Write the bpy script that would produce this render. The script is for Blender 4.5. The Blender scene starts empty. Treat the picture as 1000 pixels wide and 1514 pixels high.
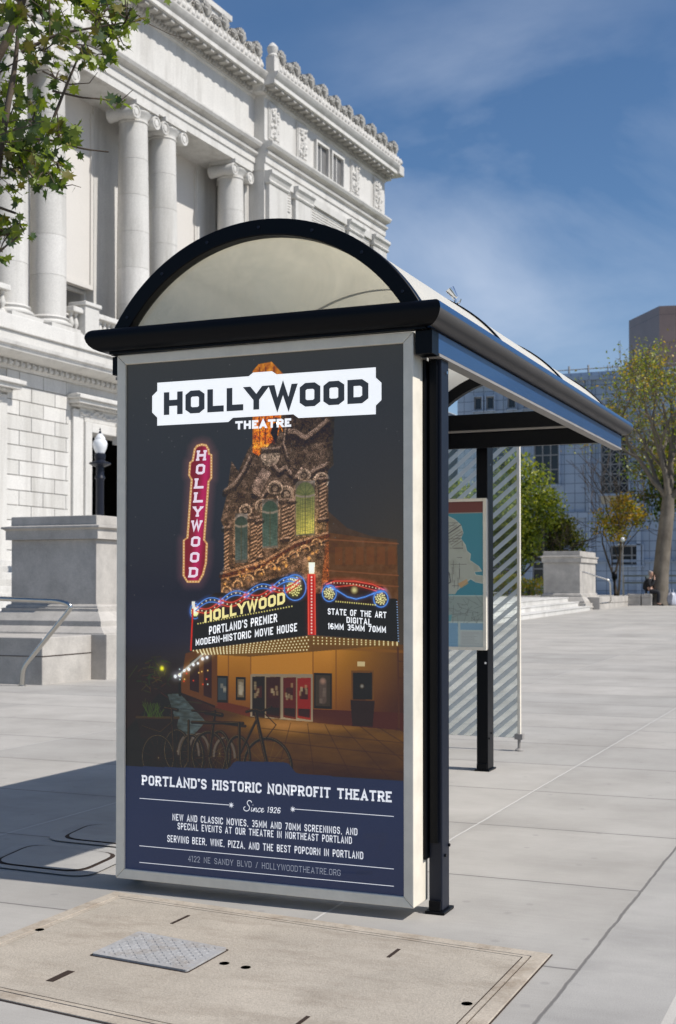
import bpy, bmesh, math, random
import numpy as np
from mathutils import Vector, Matrix, noise as mnoise

R = math.radians
PI = math.pi
scene = bpy.context.scene
COL = scene.collection

# ------------------------------------------------------------------ camera, sky, sun, exposure
cam_d = bpy.data.cameras.new('camera')
cam = bpy.data.objects.new('camera', cam_d)
COL.objects.link(cam)
cam.location = (0, 0, 1.2)
cam.rotation_euler = (R(91.0), 0, R(23.0))
cam_d.lens = 1907.0 / 1514.0 * 36.0
cam_d.sensor_width = 36.0
cam_d.sensor_fit = 'AUTO'
cam_d.shift_y = 0.0500
cam_d.clip_start = 0.05
cam_d.clip_end = 3000
cam_d.dof.use_dof = True
cam_d.dof.focus_distance = 5.0
cam_d.dof.aperture_fstop = 7.0
scene.camera = cam

SUN_EL, SUN_AZ = 48.2, 0.9          # azimuth measured from +X towards +Y
world = bpy.data.worlds.new('World')
scene.world = world
world.use_nodes = True
wn, wl = world.node_tree.nodes, world.node_tree.links
wn.clear()
w_out = wn.new('ShaderNodeOutputWorld')
w_bg = wn.new('ShaderNodeBackground')
w_sky = wn.new('ShaderNodeTexSky')
w_sky.sky_type = 'NISHITA'
w_sky.sun_disc = False
w_sky.sun_elevation = R(SUN_EL)
w_sky.sun_rotation = R(90 - SUN_AZ)
w_sky.altitude = 900
w_sky.air_density = 1.0
w_sky.dust_density = 1.5
w_sky.ozone_density = 3.5
w_bg.inputs['Strength'].default_value = 0.074
# thin cirrus mixed into the sky by direction
w_tc = wn.new('ShaderNodeTexCoord')
w_map = wn.new('ShaderNodeMapping')
w_map.inputs['Scale'].default_value = (2.0, 2.0, 4.6)
w_map.inputs['Rotation'].default_value = (0.10, 0.05, 2.2)
w_map.inputs['Location'].default_value = (0.4, 1.3, 0.6)
w_no = wn.new('ShaderNodeTexNoise')
w_no.inputs['Scale'].default_value = 1.25
w_no.inputs['Detail'].default_value = 9
w_no.inputs['Roughness'].default_value = 0.54
w_no.inputs['Distortion'].default_value = 0.6
w_rmp = wn.new('ShaderNodeMapRange')
w_rmp.inputs['From Min'].default_value = 0.40
w_rmp.inputs['From Max'].default_value = 0.84
w_rmp.inputs['To Min'].default_value = 0.0
w_rmp.inputs['To Max'].default_value = 0.8
w_mix = wn.new('ShaderNodeMix')
w_mix.data_type = 'RGBA'
w_mix.inputs[7].default_value = (7.2, 7.9, 9.2, 1)
wl.new(w_tc.outputs['Generated'], w_map.inputs['Vector'])
wl.new(w_map.outputs['Vector'], w_no.inputs['Vector'])
wl.new(w_no.outputs['Fac'], w_rmp.inputs['Value'])
# most of the cirrus drifts in one part of the sky, low in the north-west
w_vd = wn.new('ShaderNodeVectorMath'); w_vd.operation = 'DISTANCE'
w_vd.inputs[1].default_value = (-0.25, 0.93, 0.27)
w_pm = wn.new('ShaderNodeMapRange'); w_pm.interpolation_type = 'SMOOTHSTEP'
w_pm.inputs['From Min'].default_value = 0.02; w_pm.inputs['From Max'].default_value = 0.24
w_pm.inputs['To Min'].default_value = 1.0; w_pm.inputs['To Max'].default_value = 0.06
w_mul = wn.new('ShaderNodeMath'); w_mul.operation = 'MULTIPLY'
wl.new(w_tc.outputs['Generated'], w_vd.inputs[0])
wl.new(w_vd.outputs['Value'], w_pm.inputs['Value'])
wl.new(w_rmp.outputs['Result'], w_mul.inputs[0]); wl.new(w_pm.outputs['Result'], w_mul.inputs[1])
wl.new(w_mul.outputs[0], w_mix.inputs[0])
w_hs = wn.new('ShaderNodeHueSaturation')
w_hs.inputs['Saturation'].default_value = 1.14
wl.new(w_sky.outputs['Color'], w_hs.inputs['Color'])
wl.new(w_hs.outputs['Color'], w_mix.inputs[6])
wl.new(w_mix.outputs[2], w_bg.inputs['Color'])
wl.new(w_bg.outputs['Background'], w_out.inputs['Surface'])

sun_d = bpy.data.lights.new('sun', 'SUN')
sun_d.energy = 3.3
sun_d.angle = R(0.5)
sun_d.color = (1.0, 0.960, 0.90)
sun = bpy.data.objects.new('sun', sun_d)
COL.objects.link(sun)
sdir = Vector((math.cos(R(SUN_EL)) * math.cos(R(SUN_AZ)), math.cos(R(SUN_EL)) * math.sin(R(SUN_AZ)), math.sin(R(SUN_EL))))
sun.rotation_euler = sdir.to_track_quat('Z', 'Y').to_euler()
sun.location = (20, 0, 30)

scene.view_settings.view_transform = 'Standard'
scene.view_settings.look = 'None'
scene.view_settings.exposure = 0.55
scene.view_settings.gamma = 1.0
scene.render.engine = 'CYCLES'
scene.cycles.max_bounces = 10
scene.cycles.transparent_max_bounces = 16
scene.cycles.sample_clamp_indirect = 6

# ------------------------------------------------------------------ helpers
def srgb(r, g, b):
    f = lambda c: (c / 255) / 12.92 if c / 255 <= 0.04045 else ((c / 255 + 0.055) / 1.055) ** 2.4
    return (f(r), f(g), f(b))

class MB:
    """collects faces; build() links them as one mesh object"""
    def __init__(s):
        s.v, s.f, s.m = [], [], []
    def add(s, vs, fs, mi=0):
        o = len(s.v)
        s.v += [tuple(p) for p in vs]
        s.f += [tuple(i + o for i in f) for f in fs]
        s.m += [mi] * len(fs)
        return s
    def box(s, x0, y0, z0, x1, y1, z1, mi=0):
        return s.add([(x0, y0, z0), (x1, y0, z0), (x1, y1, z0), (x0, y1, z0), (x0, y0, z1), (x1, y0, z1), (x1, y1, z1), (x0, y1, z1)],
                     [(3, 2, 1, 0), (4, 5, 6, 7), (0, 1, 5, 4), (1, 2, 6, 5), (2, 3, 7, 6), (3, 0, 4, 7)], mi)
    def prism(s, poly, fn, a, b, mi=0):
        """poly: 2d points; fn(p, t) -> 3d point; extruded from t=a to t=b"""
        n = len(poly)
        vs = [fn(p, a) for p in poly] + [fn(p, b) for p in poly]
        fs = [tuple(range(n))[::-1], tuple(range(n, 2 * n))] + [(i, (i + 1) % n, n + (i + 1) % n, n + i) for i in range(n)]
        return s.add(vs, fs, mi)
    def tube(s, pts, rad, seg=8, mi=0, cap=True):
        pts = [Vector(p) for p in pts]
        if not isinstance(rad, (list, tuple)):
            rad = [rad] * len(pts)
        vs, fs = [], []
        up = None
        for i, p in enumerate(pts):
            d = (pts[min(i + 1, len(pts) - 1)] - pts[max(i - 1, 0)])
            if d.length < 1e-9: d = Vector((0, 0, 1))
            d.normalize()
            if up is None:
                up = d.orthogonal().normalized()
            else:
                up = (up - d * up.dot(d))
                up = up.normalized() if up.length > 1e-6 else d.orthogonal().normalized()
            w = d.cross(up)
            for k in range(seg):
                t = 2 * PI * k / seg
                vs.append(p + (up * math.cos(t) + w * math.sin(t)) * rad[i])
        for i in range(len(pts) - 1):
            for k in range(seg):
                a, b = i * seg + k, i * seg + (k + 1) % seg
                fs.append((a, b, b + seg, a + seg))
        if cap:
            fs.append(tuple(range(seg))[::-1])
            fs.append(tuple(range((len(pts) - 1) * seg, len(pts) * seg)))
        return s.add(vs, fs, mi)
    def lathe(s, prof, c=(0, 0, 0), seg=24, mi=0):
        """prof: (r, z) list, around z"""
        vs, fs = [], []
        for r, z in prof:
            for k in range(seg):
                t = 2 * PI * k / seg
                vs.append((c[0] + r * math.cos(t), c[1] + r * math.sin(t), c[2] + z))
        for i in range(len(prof) - 1):
            for k in range(seg):
                a, b = i * seg + k, i * seg + (k + 1) % seg
                fs.append((a, b, b + seg, a + seg))
        fs.append(tuple(range(seg))[::-1])
        fs.append(tuple(range((len(prof) - 1) * seg, len(prof) * seg)))
        return s.add(vs, fs, mi)
    def ring(s, prof, rect, mi=0, closed=True):
        """sweep a profile (outward offset, z) round a rectangle x0,y0,x1,y1, mitred"""
        x0, y0, x1, y1 = rect
        n = len(prof)
        vs = []
        for sx, sy, cx, cy in ((-1, -1, x0, y0), (1, -1, x1, y0), (1, 1, x1, y1), (-1, 1, x0, y1)):
            for o, z in prof:
                vs.append((cx + sx * o, cy + sy * o, z))
        fs = []
        m = n if closed else n - 1
        for c in range(4):
            d = (c + 1) % 4
            for i in range(m):
                j = (i + 1) % n
                fs.append((c * n + i, d * n + i, d * n + j, c * n + j))
        return s.add(vs, fs, mi)
    def quad(s, a, b, c, d, mi=0):
        return s.add([a, b, c, d], [(0, 1, 2, 3)], mi)
    def build(s, name, mats, parent=None, smooth=None, bevel=0.0, shift=None, recalc=True):
        me = bpy.data.meshes.new(name)
        if shift is None:
            shift = WORLD.get(parent.name, Vector((0, 0, 0))) if parent is not None else Vector((0, 0, 0))
        me.from_pydata([(x - shift[0], y - shift[1], z - shift[2]) for x, y, z in s.v], [], s.f)
        if not isinstance(mats, (list, tuple)): mats = [mats]
        for m in mats: me.materials.append(m)
        if len(mats) > 1:
            me.polygons.foreach_set('material_index', s.m)
        if recalc:
            bm = bmesh.new(); bm.from_mesh(me)
            bmesh.ops.recalc_face_normals(bm, faces=bm.faces)
            bm.to_mesh(me); bm.free()
        if smooth is not None:
            me.polygons.foreach_set('use_smooth', [True] * len(me.polygons))
            me.set_sharp_from_angle(angle=R(smooth))
        me.update()
        o = bpy.data.objects.new(name, me)
        COL.objects.link(o)
        if parent is not None:
            o.parent = parent
            WORLD[o.name] = Vector(shift)
        if bevel:
            b = o.modifiers.new('bevel', 'BEVEL')
            b.width = bevel; b.segments = 2; b.limit_method = 'ANGLE'; b.angle_limit = R(40)
            b.harden_normals = False
        return o

WORLD = {}      # offset subtracted from vertices for children of a thing

def thing(name, label, cat, loc=(0, 0, 0), rotz=0.0, group=None, local=False):
    o = bpy.data.objects.new(name, None)
    o.empty_display_size = 0.2
    COL.objects.link(o)
    o.location = loc
    o.rotation_euler = (0, 0, rotz)
    o['label'] = label; o['category'] = cat
    if group: o['group'] = group
    WORLD[o.name] = Vector((0, 0, 0)) if local else Vector(loc)
    return o

def tag(o, label, cat, group=None):
    o['label'] = label; o['category'] = cat
    if group: o['group'] = group
    return o

def struct(name, mb, mats, **k):
    o = mb.build(name, mats, **k)
    o['kind'] = 'structure'
    return o

def dup(src, loc, rotz=0.0, label=None, scale=None):
    r = src.copy(); COL.objects.link(r)
    r.location = loc; r.rotation_euler = (0, 0, rotz)
    if scale: r.scale = scale
    if label: r['label'] = label
    for ch in list(src.children):
        c = ch.copy(); COL.objects.link(c); c.parent = r
        for g in ch.children:
            d = g.copy(); COL.objects.link(d); d.parent = c
    return r

def dup_part(src, parent, off):
    """copy of a part (with sub-parts) moved by off inside the same thing"""
    c = src.copy(); COL.objects.link(c); c.parent = parent
    c.location = Vector(src.location) + Vector(off)
    for g in src.children:
        d = g.copy(); COL.objects.link(d); d.parent = c
    return c

def node_mat(name):
    m = bpy.data.materials.new(name)
    m.use_nodes = True
    nt = m.node_tree
    nt.nodes.clear()
    out = nt.nodes.new('ShaderNodeOutputMaterial')
    p = nt.nodes.new('ShaderNodeBsdfPrincipled')
    nt.links.new(p.outputs[0], out.inputs[0])
    return m, nt, p, out

def ramp(nt, fac, stops):
    r = nt.nodes.new('ShaderNodeValToRGB')
    e = r.color_ramp.elements
    while len(e) < len(stops): e.new(0.5)
    for el, (pos, c) in zip(e, stops):
        el.position = pos
        el.color = (c[0], c[1], c[2], 1) if len(c) == 3 else c
    nt.links.new(fac, r.inputs['Fac'])
    return r.outputs['Color']

def tex_noise(nt, vec, scale, detail=6, rough=0.6, dist=0.0):
    n = nt.nodes.new('ShaderNodeTexNoise')
    n.inputs['Scale'].default_value = scale
    n.inputs['Detail'].default_value = detail
    n.inputs['Roughness'].default_value = rough
    n.inputs['Distortion'].default_value = dist
    if vec is not None: nt.links.new(vec, n.inputs['Vector'])
    return n.outputs['Fac']

def math_n(nt, op, a, b=None, c=None):
    n = nt.nodes.new('ShaderNodeMath'); n.operation = op
    for i, x in enumerate((a, b, c)):
        if x is None: continue
        if isinstance(x, (int, float)): n.inputs[i].default_value = x
        else: nt.links.new(x, n.inputs[i])
    return n.outputs[0]

def mix_c(nt, fac, a, b, mode='MIX'):
    n = nt.nodes.new('ShaderNodeMix'); n.data_type = 'RGBA'; n.blend_type = mode
    for i, x in ((0, fac), (6, a), (7, b)):
        if isinstance(x, (int, float)): n.inputs[i].default_value = x
        elif isinstance(x, tuple): n.inputs[i].default_value = (x[0], x[1], x[2], 1)
        else: nt.links.new(x, n.inputs[i])
    return n.outputs[2]

def bump(nt, p, h, strength=0.3, dist=0.01):
    b = nt.nodes.new('ShaderNodeBump')
    b.inputs['Strength'].default_value = strength
    b.inputs['Distance'].default_value = dist
    nt.links.new(h, b.inputs['Height'])
    nt.links.new(b.outputs['Normal'], p.inputs['Normal'])

def obj_co(nt):
    return nt.nodes.new('ShaderNodeTexCoord').outputs['Object']

def pos_co(nt):
    return nt.nodes.new('ShaderNodeNewGeometry').outputs['Position']

def grainy(name, base, var=0.12, scale=6.0, fine=120.0, rough=0.8, bmp=0.15, spec=0.3, big=None, stain=None, island=0.0):
    """mottled solid: two scales of noise, fine grain bump, optional large streaks"""
    m, nt, p, out = node_mat(name)
    co = pos_co(nt)
    lo = tuple(c * (1 - var) for c in base); hi = tuple(min(1, c * (1 + var)) for c in base)
    c1 = ramp(nt, tex_noise(nt, co, scale, 8, 0.65), [(0.3, lo), (0.7, hi)])
    g = ramp(nt, tex_noise(nt, co, fine, 3, 0.6), [(0.3, (0.86,) * 3), (0.7, (1.1,) * 3)])
    c = mix_c(nt, 1.0, c1, g, 'MULTIPLY')
    if stain:
        mp = nt.nodes.new('ShaderNodeMapping')
        mp.inputs['Scale'].default_value = stain[1]
        nt.links.new(co, mp.inputs['Vector'])
        f = ramp(nt, tex_noise(nt, mp.outputs[0], 1.0, 7, 0.7), [(0.48, (0, 0, 0)), (0.75, (stain[2],) * 3)])
        c = mix_c(nt, f, c, stain[0])
    if island:
        isl = nt.nodes.new('ShaderNodeNewGeometry').outputs['Random Per Island']
        c = mix_c(nt, 1.0, c, ramp(nt, isl, [(0, (1 - island, 1 - island, 1 - island * 1.1)), (1, (1 + island * .5,) * 3)]), 'MULTIPLY')
    nt.links.new(c, p.inputs['Base Color'])
    p.inputs['Roughness'].default_value = rough
    p.inputs['Specular IOR Level'].default_value = spec
    if bmp:
        bump(nt, p, tex_noise(nt, co, fine, 4, 0.7), bmp, 0.004)
    return m

def paint(name, base, rough=0.35, metal=0.0, coat=0.0, spec=0.5, wear=0.0):
    m, nt, p, out = node_mat(name)
    co = obj_co(nt)
    n = tex_noise(nt, co, 9, 6, 0.65)
    if wear:
        w = ramp(nt, tex_noise(nt, co, 60, 6, 0.8), [(0.70, (0, 0, 0)), (0.78, (wear,) * 3)])
        c = mix_c(nt, w, base, tuple(min(1, b * 1.6 + 0.05) for b in base))
        v = ramp(nt, n, [(0.3, (0.88,) * 3), (0.7, (1.06,) * 3)])
        c = mix_c(nt, 1.0, c, v, 'MULTIPLY')
        nt.links.new(c, p.inputs['Base Color'])
    else:
        v = ramp(nt, n, [(0.3, tuple(b * 0.92 for b in base)), (0.7, tuple(min(1, b * 1.05) for b in base))])
        nt.links.new(v, p.inputs['Base Color'])
    rr = nt.nodes.new('ShaderNodeMapRange')
    rr.inputs['To Min'].default_value = rough * 0.75; rr.inputs['To Max'].default_value = rough * 1.3
    nt.links.new(n, rr.inputs['Value'])
    nt.links.new(rr.outputs[0], p.inputs['Roughness'])
    p.inputs['Metallic'].default_value = metal
    p.inputs['Coat Weight'].default_value = coat
    p.inputs['Coat Roughness'].default_value = 0.08
    p.inputs['Specular IOR Level'].default_value = spec
    return m

# ------------------------------------------------------------------ materials
def pavement_mat():
    m, nt, p, out = node_mat('pavement_concrete')
    co = pos_co(nt)
    sp = nt.nodes.new('ShaderNodeSeparateXYZ'); nt.links.new(co, sp.inputs[0])
    wob = math_n(nt, 'MULTIPLY', math_n(nt, 'SUBTRACT', tex_noise(nt, co, 5, 4, 0.6), 0.5), 0.018)
    x = math_n(nt, 'ADD', sp.outputs[0], wob); y = math_n(nt, 'ADD', sp.outputs[1], wob)
    def lines(c, off, pitch):
        f = math_n(nt, 'DIVIDE', math_n(nt, 'SUBTRACT', c, off), pitch)
        fr = math_n(nt, 'ABSOLUTE', math_n(nt, 'SUBTRACT', math_n(nt, 'FRACT', math_n(nt, 'ADD', f, 0.5)), 0.5))
        return math_n(nt, 'MULTIPLY', fr, pitch), math_n(nt, 'FLOOR', f)
    dx, ix = lines(x, -1.900, 2.03)
    dy, iy = lines(y, 5.15, 1.13)
    # the kerb joint runs the whole length; pale caulk in the long joints, dirt in the cross joints
    dk = math_n(nt, 'ABSOLUTE', math_n(nt, 'ADD', x, 0.893))
    d = math_n(nt, 'MINIMUM', math_n(nt, 'MINIMUM', dx, dk), dy)
    longj = math_n(nt, 'LESS_THAN', dx, dy)
    groove = nt.nodes.new('ShaderNodeMapRange')
    groove.inputs['From Min'].default_value = 0.003; groove.inputs['From Max'].default_value = 0.008
    nt.links.new(d, groove.inputs['Value'])
    edge = nt.nodes.new('ShaderNodeMapRange')
    edge.inputs['From Min'].default_value = 0.0; edge.inputs['From Max'].default_value = 0.06
    edge.inputs['To Min'].default_value = 0.93; edge.inputs['To Max'].default_value = 1.0
    nt.links.new(d, edge.inputs['Value'])
    cb = nt.nodes.new('ShaderNodeCombineXYZ'); nt.links.new(ix, cb.inputs[0]); nt.links.new(iy, cb.inputs[1])
    wnz = nt.nodes.new('ShaderNodeTexWhiteNoise'); nt.links.new(cb.outputs[0], wnz.inputs['Vector'])
    slab = ramp(nt, wnz.outputs['Value'], [(0, (0.90, 0.90, 0.90)), (1, (1.06, 1.05, 1.04))])
    base = ramp(nt, tex_noise(nt, co, 1.3, 9, 0.62), [(0.3, (0.345, 0.325, 0.296)), (0.5, (0.41, 0.388, 0.355)), (0.72, (0.47, 0.448, 0.412))])
    # broom finish streaks across the walk
    mp = nt.nodes.new('ShaderNodeMapping'); mp.inputs['Scale'].default_value = (2.0, 60, 1)
    nt.links.new(co, mp.inputs['Vector'])
    streak = tex_noise(nt, mp.outputs[0], 1.0, 5, 0.7)
    st = ramp(nt, streak, [(0.25, (0.94,) * 3), (0.75, (1.045,) * 3)])
    fine = tex_noise(nt, co, 260, 3, 0.7)
    fn = ramp(nt, fine, [(0.28, (0.80,) * 3), (0.5, (1.0,) * 3), (0.75, (1.12,) * 3)])
    c = mix_c(nt, 1.0, base, slab, 'MULTIPLY')
    c = mix_c(nt, 1.0, c, st, 'MULTIPLY')
    c = mix_c(nt, 1.0, c, fn, 'MULTIPLY')
    # old gum spots and stains
    vo = nt.nodes.new('ShaderNodeTexVoronoi'); vo.voronoi_dimensions = '2D'; vo.inputs['Scale'].default_value = 3.4
    nt.links.new(co, vo.inputs['Vector'])
    gum = ramp(nt, math_n(nt, 'ADD', vo.outputs['Distance'], math_n(nt, 'MULTIPLY', tex_noise(nt, co, 30, 2, 0.5), 0.04)), [(0.055, (0.34,) * 3), (0.085, (0, 0, 0))])
    vsep = nt.nodes.new('ShaderNodeSeparateColor'); nt.links.new(vo.outputs['Color'], vsep.inputs[0])
    gum = math_n(nt, 'MULTIPLY', gum, math_n(nt, 'GREATER_THAN', vsep.outputs[0], 0.62))
    c = mix_c(nt, gum, c, (0.22, 0.21, 0.2))
    stn = ramp(nt, tex_noise(nt, co, 0.7, 8, 0.75, 0.8), [(0.52, (0, 0, 0)), (0.78, (0.5,) * 3)])
    c = mix_c(nt, stn, c, (0.30, 0.285, 0.26))
    gv = math_n(nt, 'MULTIPLY', groove.outputs[0], 1.0)
    c2 = mix_c(nt, edge.outputs[0], (0, 0, 0), c)
    jc = mix_c(nt, longj, (0.17, 0.16, 0.15), (0.50, 0.48, 0.45))
    c = mix_c(nt, gv, jc, c2)
    nt.links.new(c, p.inputs['Base Color'])
    p.inputs['Roughness'].default_value = 0.85
    p.inputs['Specular IOR Level'].default_value = 0.25
    h = math_n(nt, 'ADD', math_n(nt, 'MULTIPLY', fine, 0.15), math_n(nt, 'ADD', groove.outputs[0], math_n(nt, 'MULTIPLY', streak, 0.25)))
    bump(nt, p, h, 0.35, 0.004)
    return m

M_PAVE = pavement_mat()
M_KERB = grainy('kerb_concrete', (0.385, 0.367, 0.34), 0.12, 2.0, 220, 0.85, 0.3, 0.25, stain=((0.22, 0.21, 0.2), (1.2, 3, 1), 0.5))
M_ASPH = grainy('asphalt', (0.075, 0.072, 0.07), 0.25, 3.0, 160, 0.9, 0.8, 0.3)
M_TAN = grainy('tan_aggregate', (0.43, 0.378, 0.31), 0.12, 2.5, 130, 0.85, 0.7, 0.25, stain=((0.24, 0.195, 0.15), (3.0, 7.0, 1), 0.7))
M_TANRIM = grainy('tan_rim', (0.45, 0.39, 0.315), 0.14, 5, 120, 0.8, 0.5, 0.25, stain=((0.20, 0.14, 0.09), (7, 7, 3), 0.75))
M_STONE = grainy('white_granite', (0.60, 0.582, 0.55), 0.05, 0.9, 30, 0.75, 0.1, 0.3, stain=((0.34, 0.32, 0.29), (1.3, 1.3, 0.14), 0.75), island=0.10)
M_STONE_D = grainy('carved_granite', (0.58, 0.56, 0.525), 0.10, 4.0, 40, 0.8, 0.3, 0.3, stain=((0.36, 0.35, 0.33), (2.2, 2.2, 1.2), 0.6))
M_PEDE = grainy('grey_granite', (0.45, 0.42, 0.38), 0.2, 2.6, 90, 0.7, 0.25, 0.3, stain=((0.25, 0.235, 0.22), (1.6, 1.6, 1.1), 0.65))
M_CREAM = grainy('cream_panel', (0.60, 0.57, 0.53), 0.025, 0.5, 90, 0.8, 0.0, 0.2)
M_SOOT = grainy('weathered_granite', (0.40, 0.385, 0.355), 0.15, 4.0, 40, 0.85, 0.3, 0.2, stain=((0.22, 0.20, 0.175), (2.2, 2.2, 1.2), 0.7))
M_ATTIC = grainy('dull_attic_pane', (0.17, 0.165, 0.16), 0.2, 2, 40, 0.5, 0.05)
M_DARKGL = paint('dark_window_glass', (0.02, 0.022, 0.028), 0.08, 0, 0, 0.5)
M_DOOR = paint('dark_door', (0.012, 0.011, 0.011), 0.4)
M_GRILLE = grainy('grey_grille', (0.25, 0.245, 0.24), 0.1, 5, 40, 0.6, 0.1)
M_BLACK = paint('black_paint', (0.003, 0.0035, 0.005), 0.36, 0, 0.0, 0.15)
M_NAVY = paint('navy_paint', (0.008, 0.011, 0.022), 0.45, 0, 0.0, 0.3, wear=0.35)
M_BLUE = paint('blue_paint', (0.015, 0.056, 0.150), 0.35, 0, 0.3, 0.5, wear=0.15)
M_GUTTER = paint('gutter_reflection_grey', (0.10, 0.092, 0.085), 0.45, 0, 0, 0.35, wear=0.15)  # pavement reflected in the dark gutter, put into the colour
M_GREYP = paint('grey_paint', (0.30, 0.28, 0.26), 0.5, 0, 0, 0.4, wear=0.2)
M_ALU = paint('ivory_frame_paint', (0.84, 0.77, 0.64), 0.45, 0, 0, 0.4, wear=0.12)
M_STEEL = paint('stainless_steel', (0.55, 0.53, 0.49), 0.22, 1.0)
M_CHROME = paint('chrome', (0.7, 0.72, 0.74), 0.15, 1.0)
M_DIAM = grainy('galvanised_plate', (0.38, 0.375, 0.37), 0.12, 8, 120, 0.6, 0.2, 0.4, stain=((0.27, 0.21, 0.15), (11, 11, 4), 0.6))
M_HOLE = paint('rusty_hole', (0.03, 0.015, 0.008), 0.9)
M_LAMPW = paint('white_lamp_glass', (0.75, 0.76, 0.77), 0.25)
POSTER_GLOW = 0.55        # added glow, brightens the shaded poster sheet and its lettering
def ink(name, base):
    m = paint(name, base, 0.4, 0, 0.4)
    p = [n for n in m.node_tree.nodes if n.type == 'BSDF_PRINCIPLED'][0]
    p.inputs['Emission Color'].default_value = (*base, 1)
    p.inputs['Emission Strength'].default_value = POSTER_GLOW
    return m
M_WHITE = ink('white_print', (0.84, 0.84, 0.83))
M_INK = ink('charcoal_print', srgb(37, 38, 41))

def acrylic():
    m, nt, p, out = node_mat('opal_acrylic')
    nt.nodes.remove(p)
    d = nt.nodes.new('ShaderNodeBsdfDiffuse'); d.inputs[0].default_value = (0.93, 0.90, 0.82, 1)
    t = nt.nodes.new('ShaderNodeBsdfTranslucent'); t.inputs[0].default_value = (0.98, 0.91, 0.76, 1)
    g = nt.nodes.new('ShaderNodeBsdfGlossy'); g.inputs['Roughness'].default_value = 0.12
    f = nt.nodes.new('ShaderNodeFresnel'); f.inputs[0].default_value = 1.45
    a = nt.nodes.new('ShaderNodeMixShader'); a.inputs[0].default_value = 0.52
    b = nt.nodes.new('ShaderNodeMixShader')
    nt.links.new(d.outputs[0], a.inputs[1]); nt.links.new(t.outputs[0], a.inputs[2])
    nt.links.new(math_n(nt, 'MULTIPLY', f.outputs[0], 0.22), b.inputs[0]); nt.links.new(a.outputs[0], b.inputs[1]); nt.links.new(g.outputs[0], b.inputs[2])
    nt.links.new(b.outputs[0], out.inputs[0])
    return m
M_ACRYL = acrylic()

def clear_pane(name, tint, haze, hazecol, rough=0.02, stripe=None):
    """see-through sheet: tinted transparency, a dusty diffuse share, and Fresnel gloss"""
    m, nt, p, out = node_mat(name)
    nt.nodes.remove(p)
    t = nt.nodes.new('ShaderNodeBsdfTransparent'); t.inputs[0].default_value = (*tint, 1)
    d = nt.nodes.new('ShaderNodeBsdfDiffuse'); d.inputs[0].default_value = (*hazecol, 1)
    tl = nt.nodes.new('ShaderNodeBsdfTranslucent'); tl.inputs[0].default_value = (*hazecol, 1)
    dd = nt.nodes.new('ShaderNodeMixShader'); dd.inputs[0].default_value = 0.72 if stripe else 0.45
    nt.links.new(d.outputs[0], dd.inputs[1]); nt.links.new(tl.outputs[0], dd.inputs[2])
    g = nt.nodes.new('ShaderNodeBsdfGlossy'); g.inputs['Roughness'].default_value = rough
    f = nt.nodes.new('ShaderNodeFresnel'); f.inputs[0].default_value = 1.5
    a = nt.nodes.new('ShaderNodeMixShader'); a.inputs[0].default_value = haze
    co = obj_co(nt)
    if stripe:
        sp = nt.nodes.new('ShaderNodeSeparateXYZ'); nt.links.new(co, sp.inputs[0])
        s = math_n(nt, 'DIVIDE', math_n(nt, 'SUBTRACT', sp.outputs[2], math_n(nt, 'MULTIPLY', sp.outputs[0], stripe[1])), stripe[0])
        k = math_n(nt, 'LESS_THAN', math_n(nt, 'FRACT', s), stripe[2])
        nt.links.new(math_n(nt, 'ADD', math_n(nt, 'MULTIPLY', k, stripe[3]), haze), a.inputs[0])
    else:
        n = tex_noise(nt, co, 4, 8, 0.72, 0.6)
        mr = nt.nodes.new('ShaderNodeMapRange')
        mr.inputs['From Min'].default_value = 0.3; mr.inputs['From Max'].default_value = 0.75
        mr.inputs['To Min'].default_value = haze * 0.3; mr.inputs['To Max'].default_value = haze * 3.0
        nt.links.new(n, mr.inputs['Value']); nt.links.new(mr.outputs[0], a.inputs[0])
    b = nt.nodes.new('ShaderNodeMixShader')
    nt.links.new(t.outputs[0], a.inputs[1]); nt.links.new(dd.outputs[0], a.inputs[2])
    nt.links.new(f.outputs[0], b.inputs[0]); nt.links.new(a.outputs[0], b.inputs[1]); nt.links.new(g.outputs[0], b.inputs[2])
    nt.links.new(b.outputs[0], out.inputs[0])
    return m
M_PANE = clear_pane('smoky_pane', (0.96, 0.945, 0.87), 0.06, (0.60, 0.56, 0.44), 0.03)
M_STRIPE = clear_pane('striped_glass', (0.93, 0.96, 0.95), 0.02, (0.90, 0.92, 0.90), 0.03, stripe=(0.0875, 0.84, 0.46, 0.74))

def print_mat(name, attr, rough=0.4, coat=0.4, glow=0.0):
    m, nt, p, out = node_mat(name)
    a = nt.nodes.new('ShaderNodeVertexColor'); a.layer_name = attr
    nt.links.new(a.outputs['Color'], p.inputs['Base Color'])
    p.inputs['Roughness'].default_value = rough
    p.inputs['Coat Weight'].default_value = coat
    p.inputs['Coat Roughness'].default_value = 0.03
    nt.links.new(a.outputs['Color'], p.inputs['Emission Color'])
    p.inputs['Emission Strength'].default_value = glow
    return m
M_PRINT = print_mat('poster_print', 'ink', glow=POSTER_GLOW)
M_MAP = print_mat('map_print', 'ink')

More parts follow.
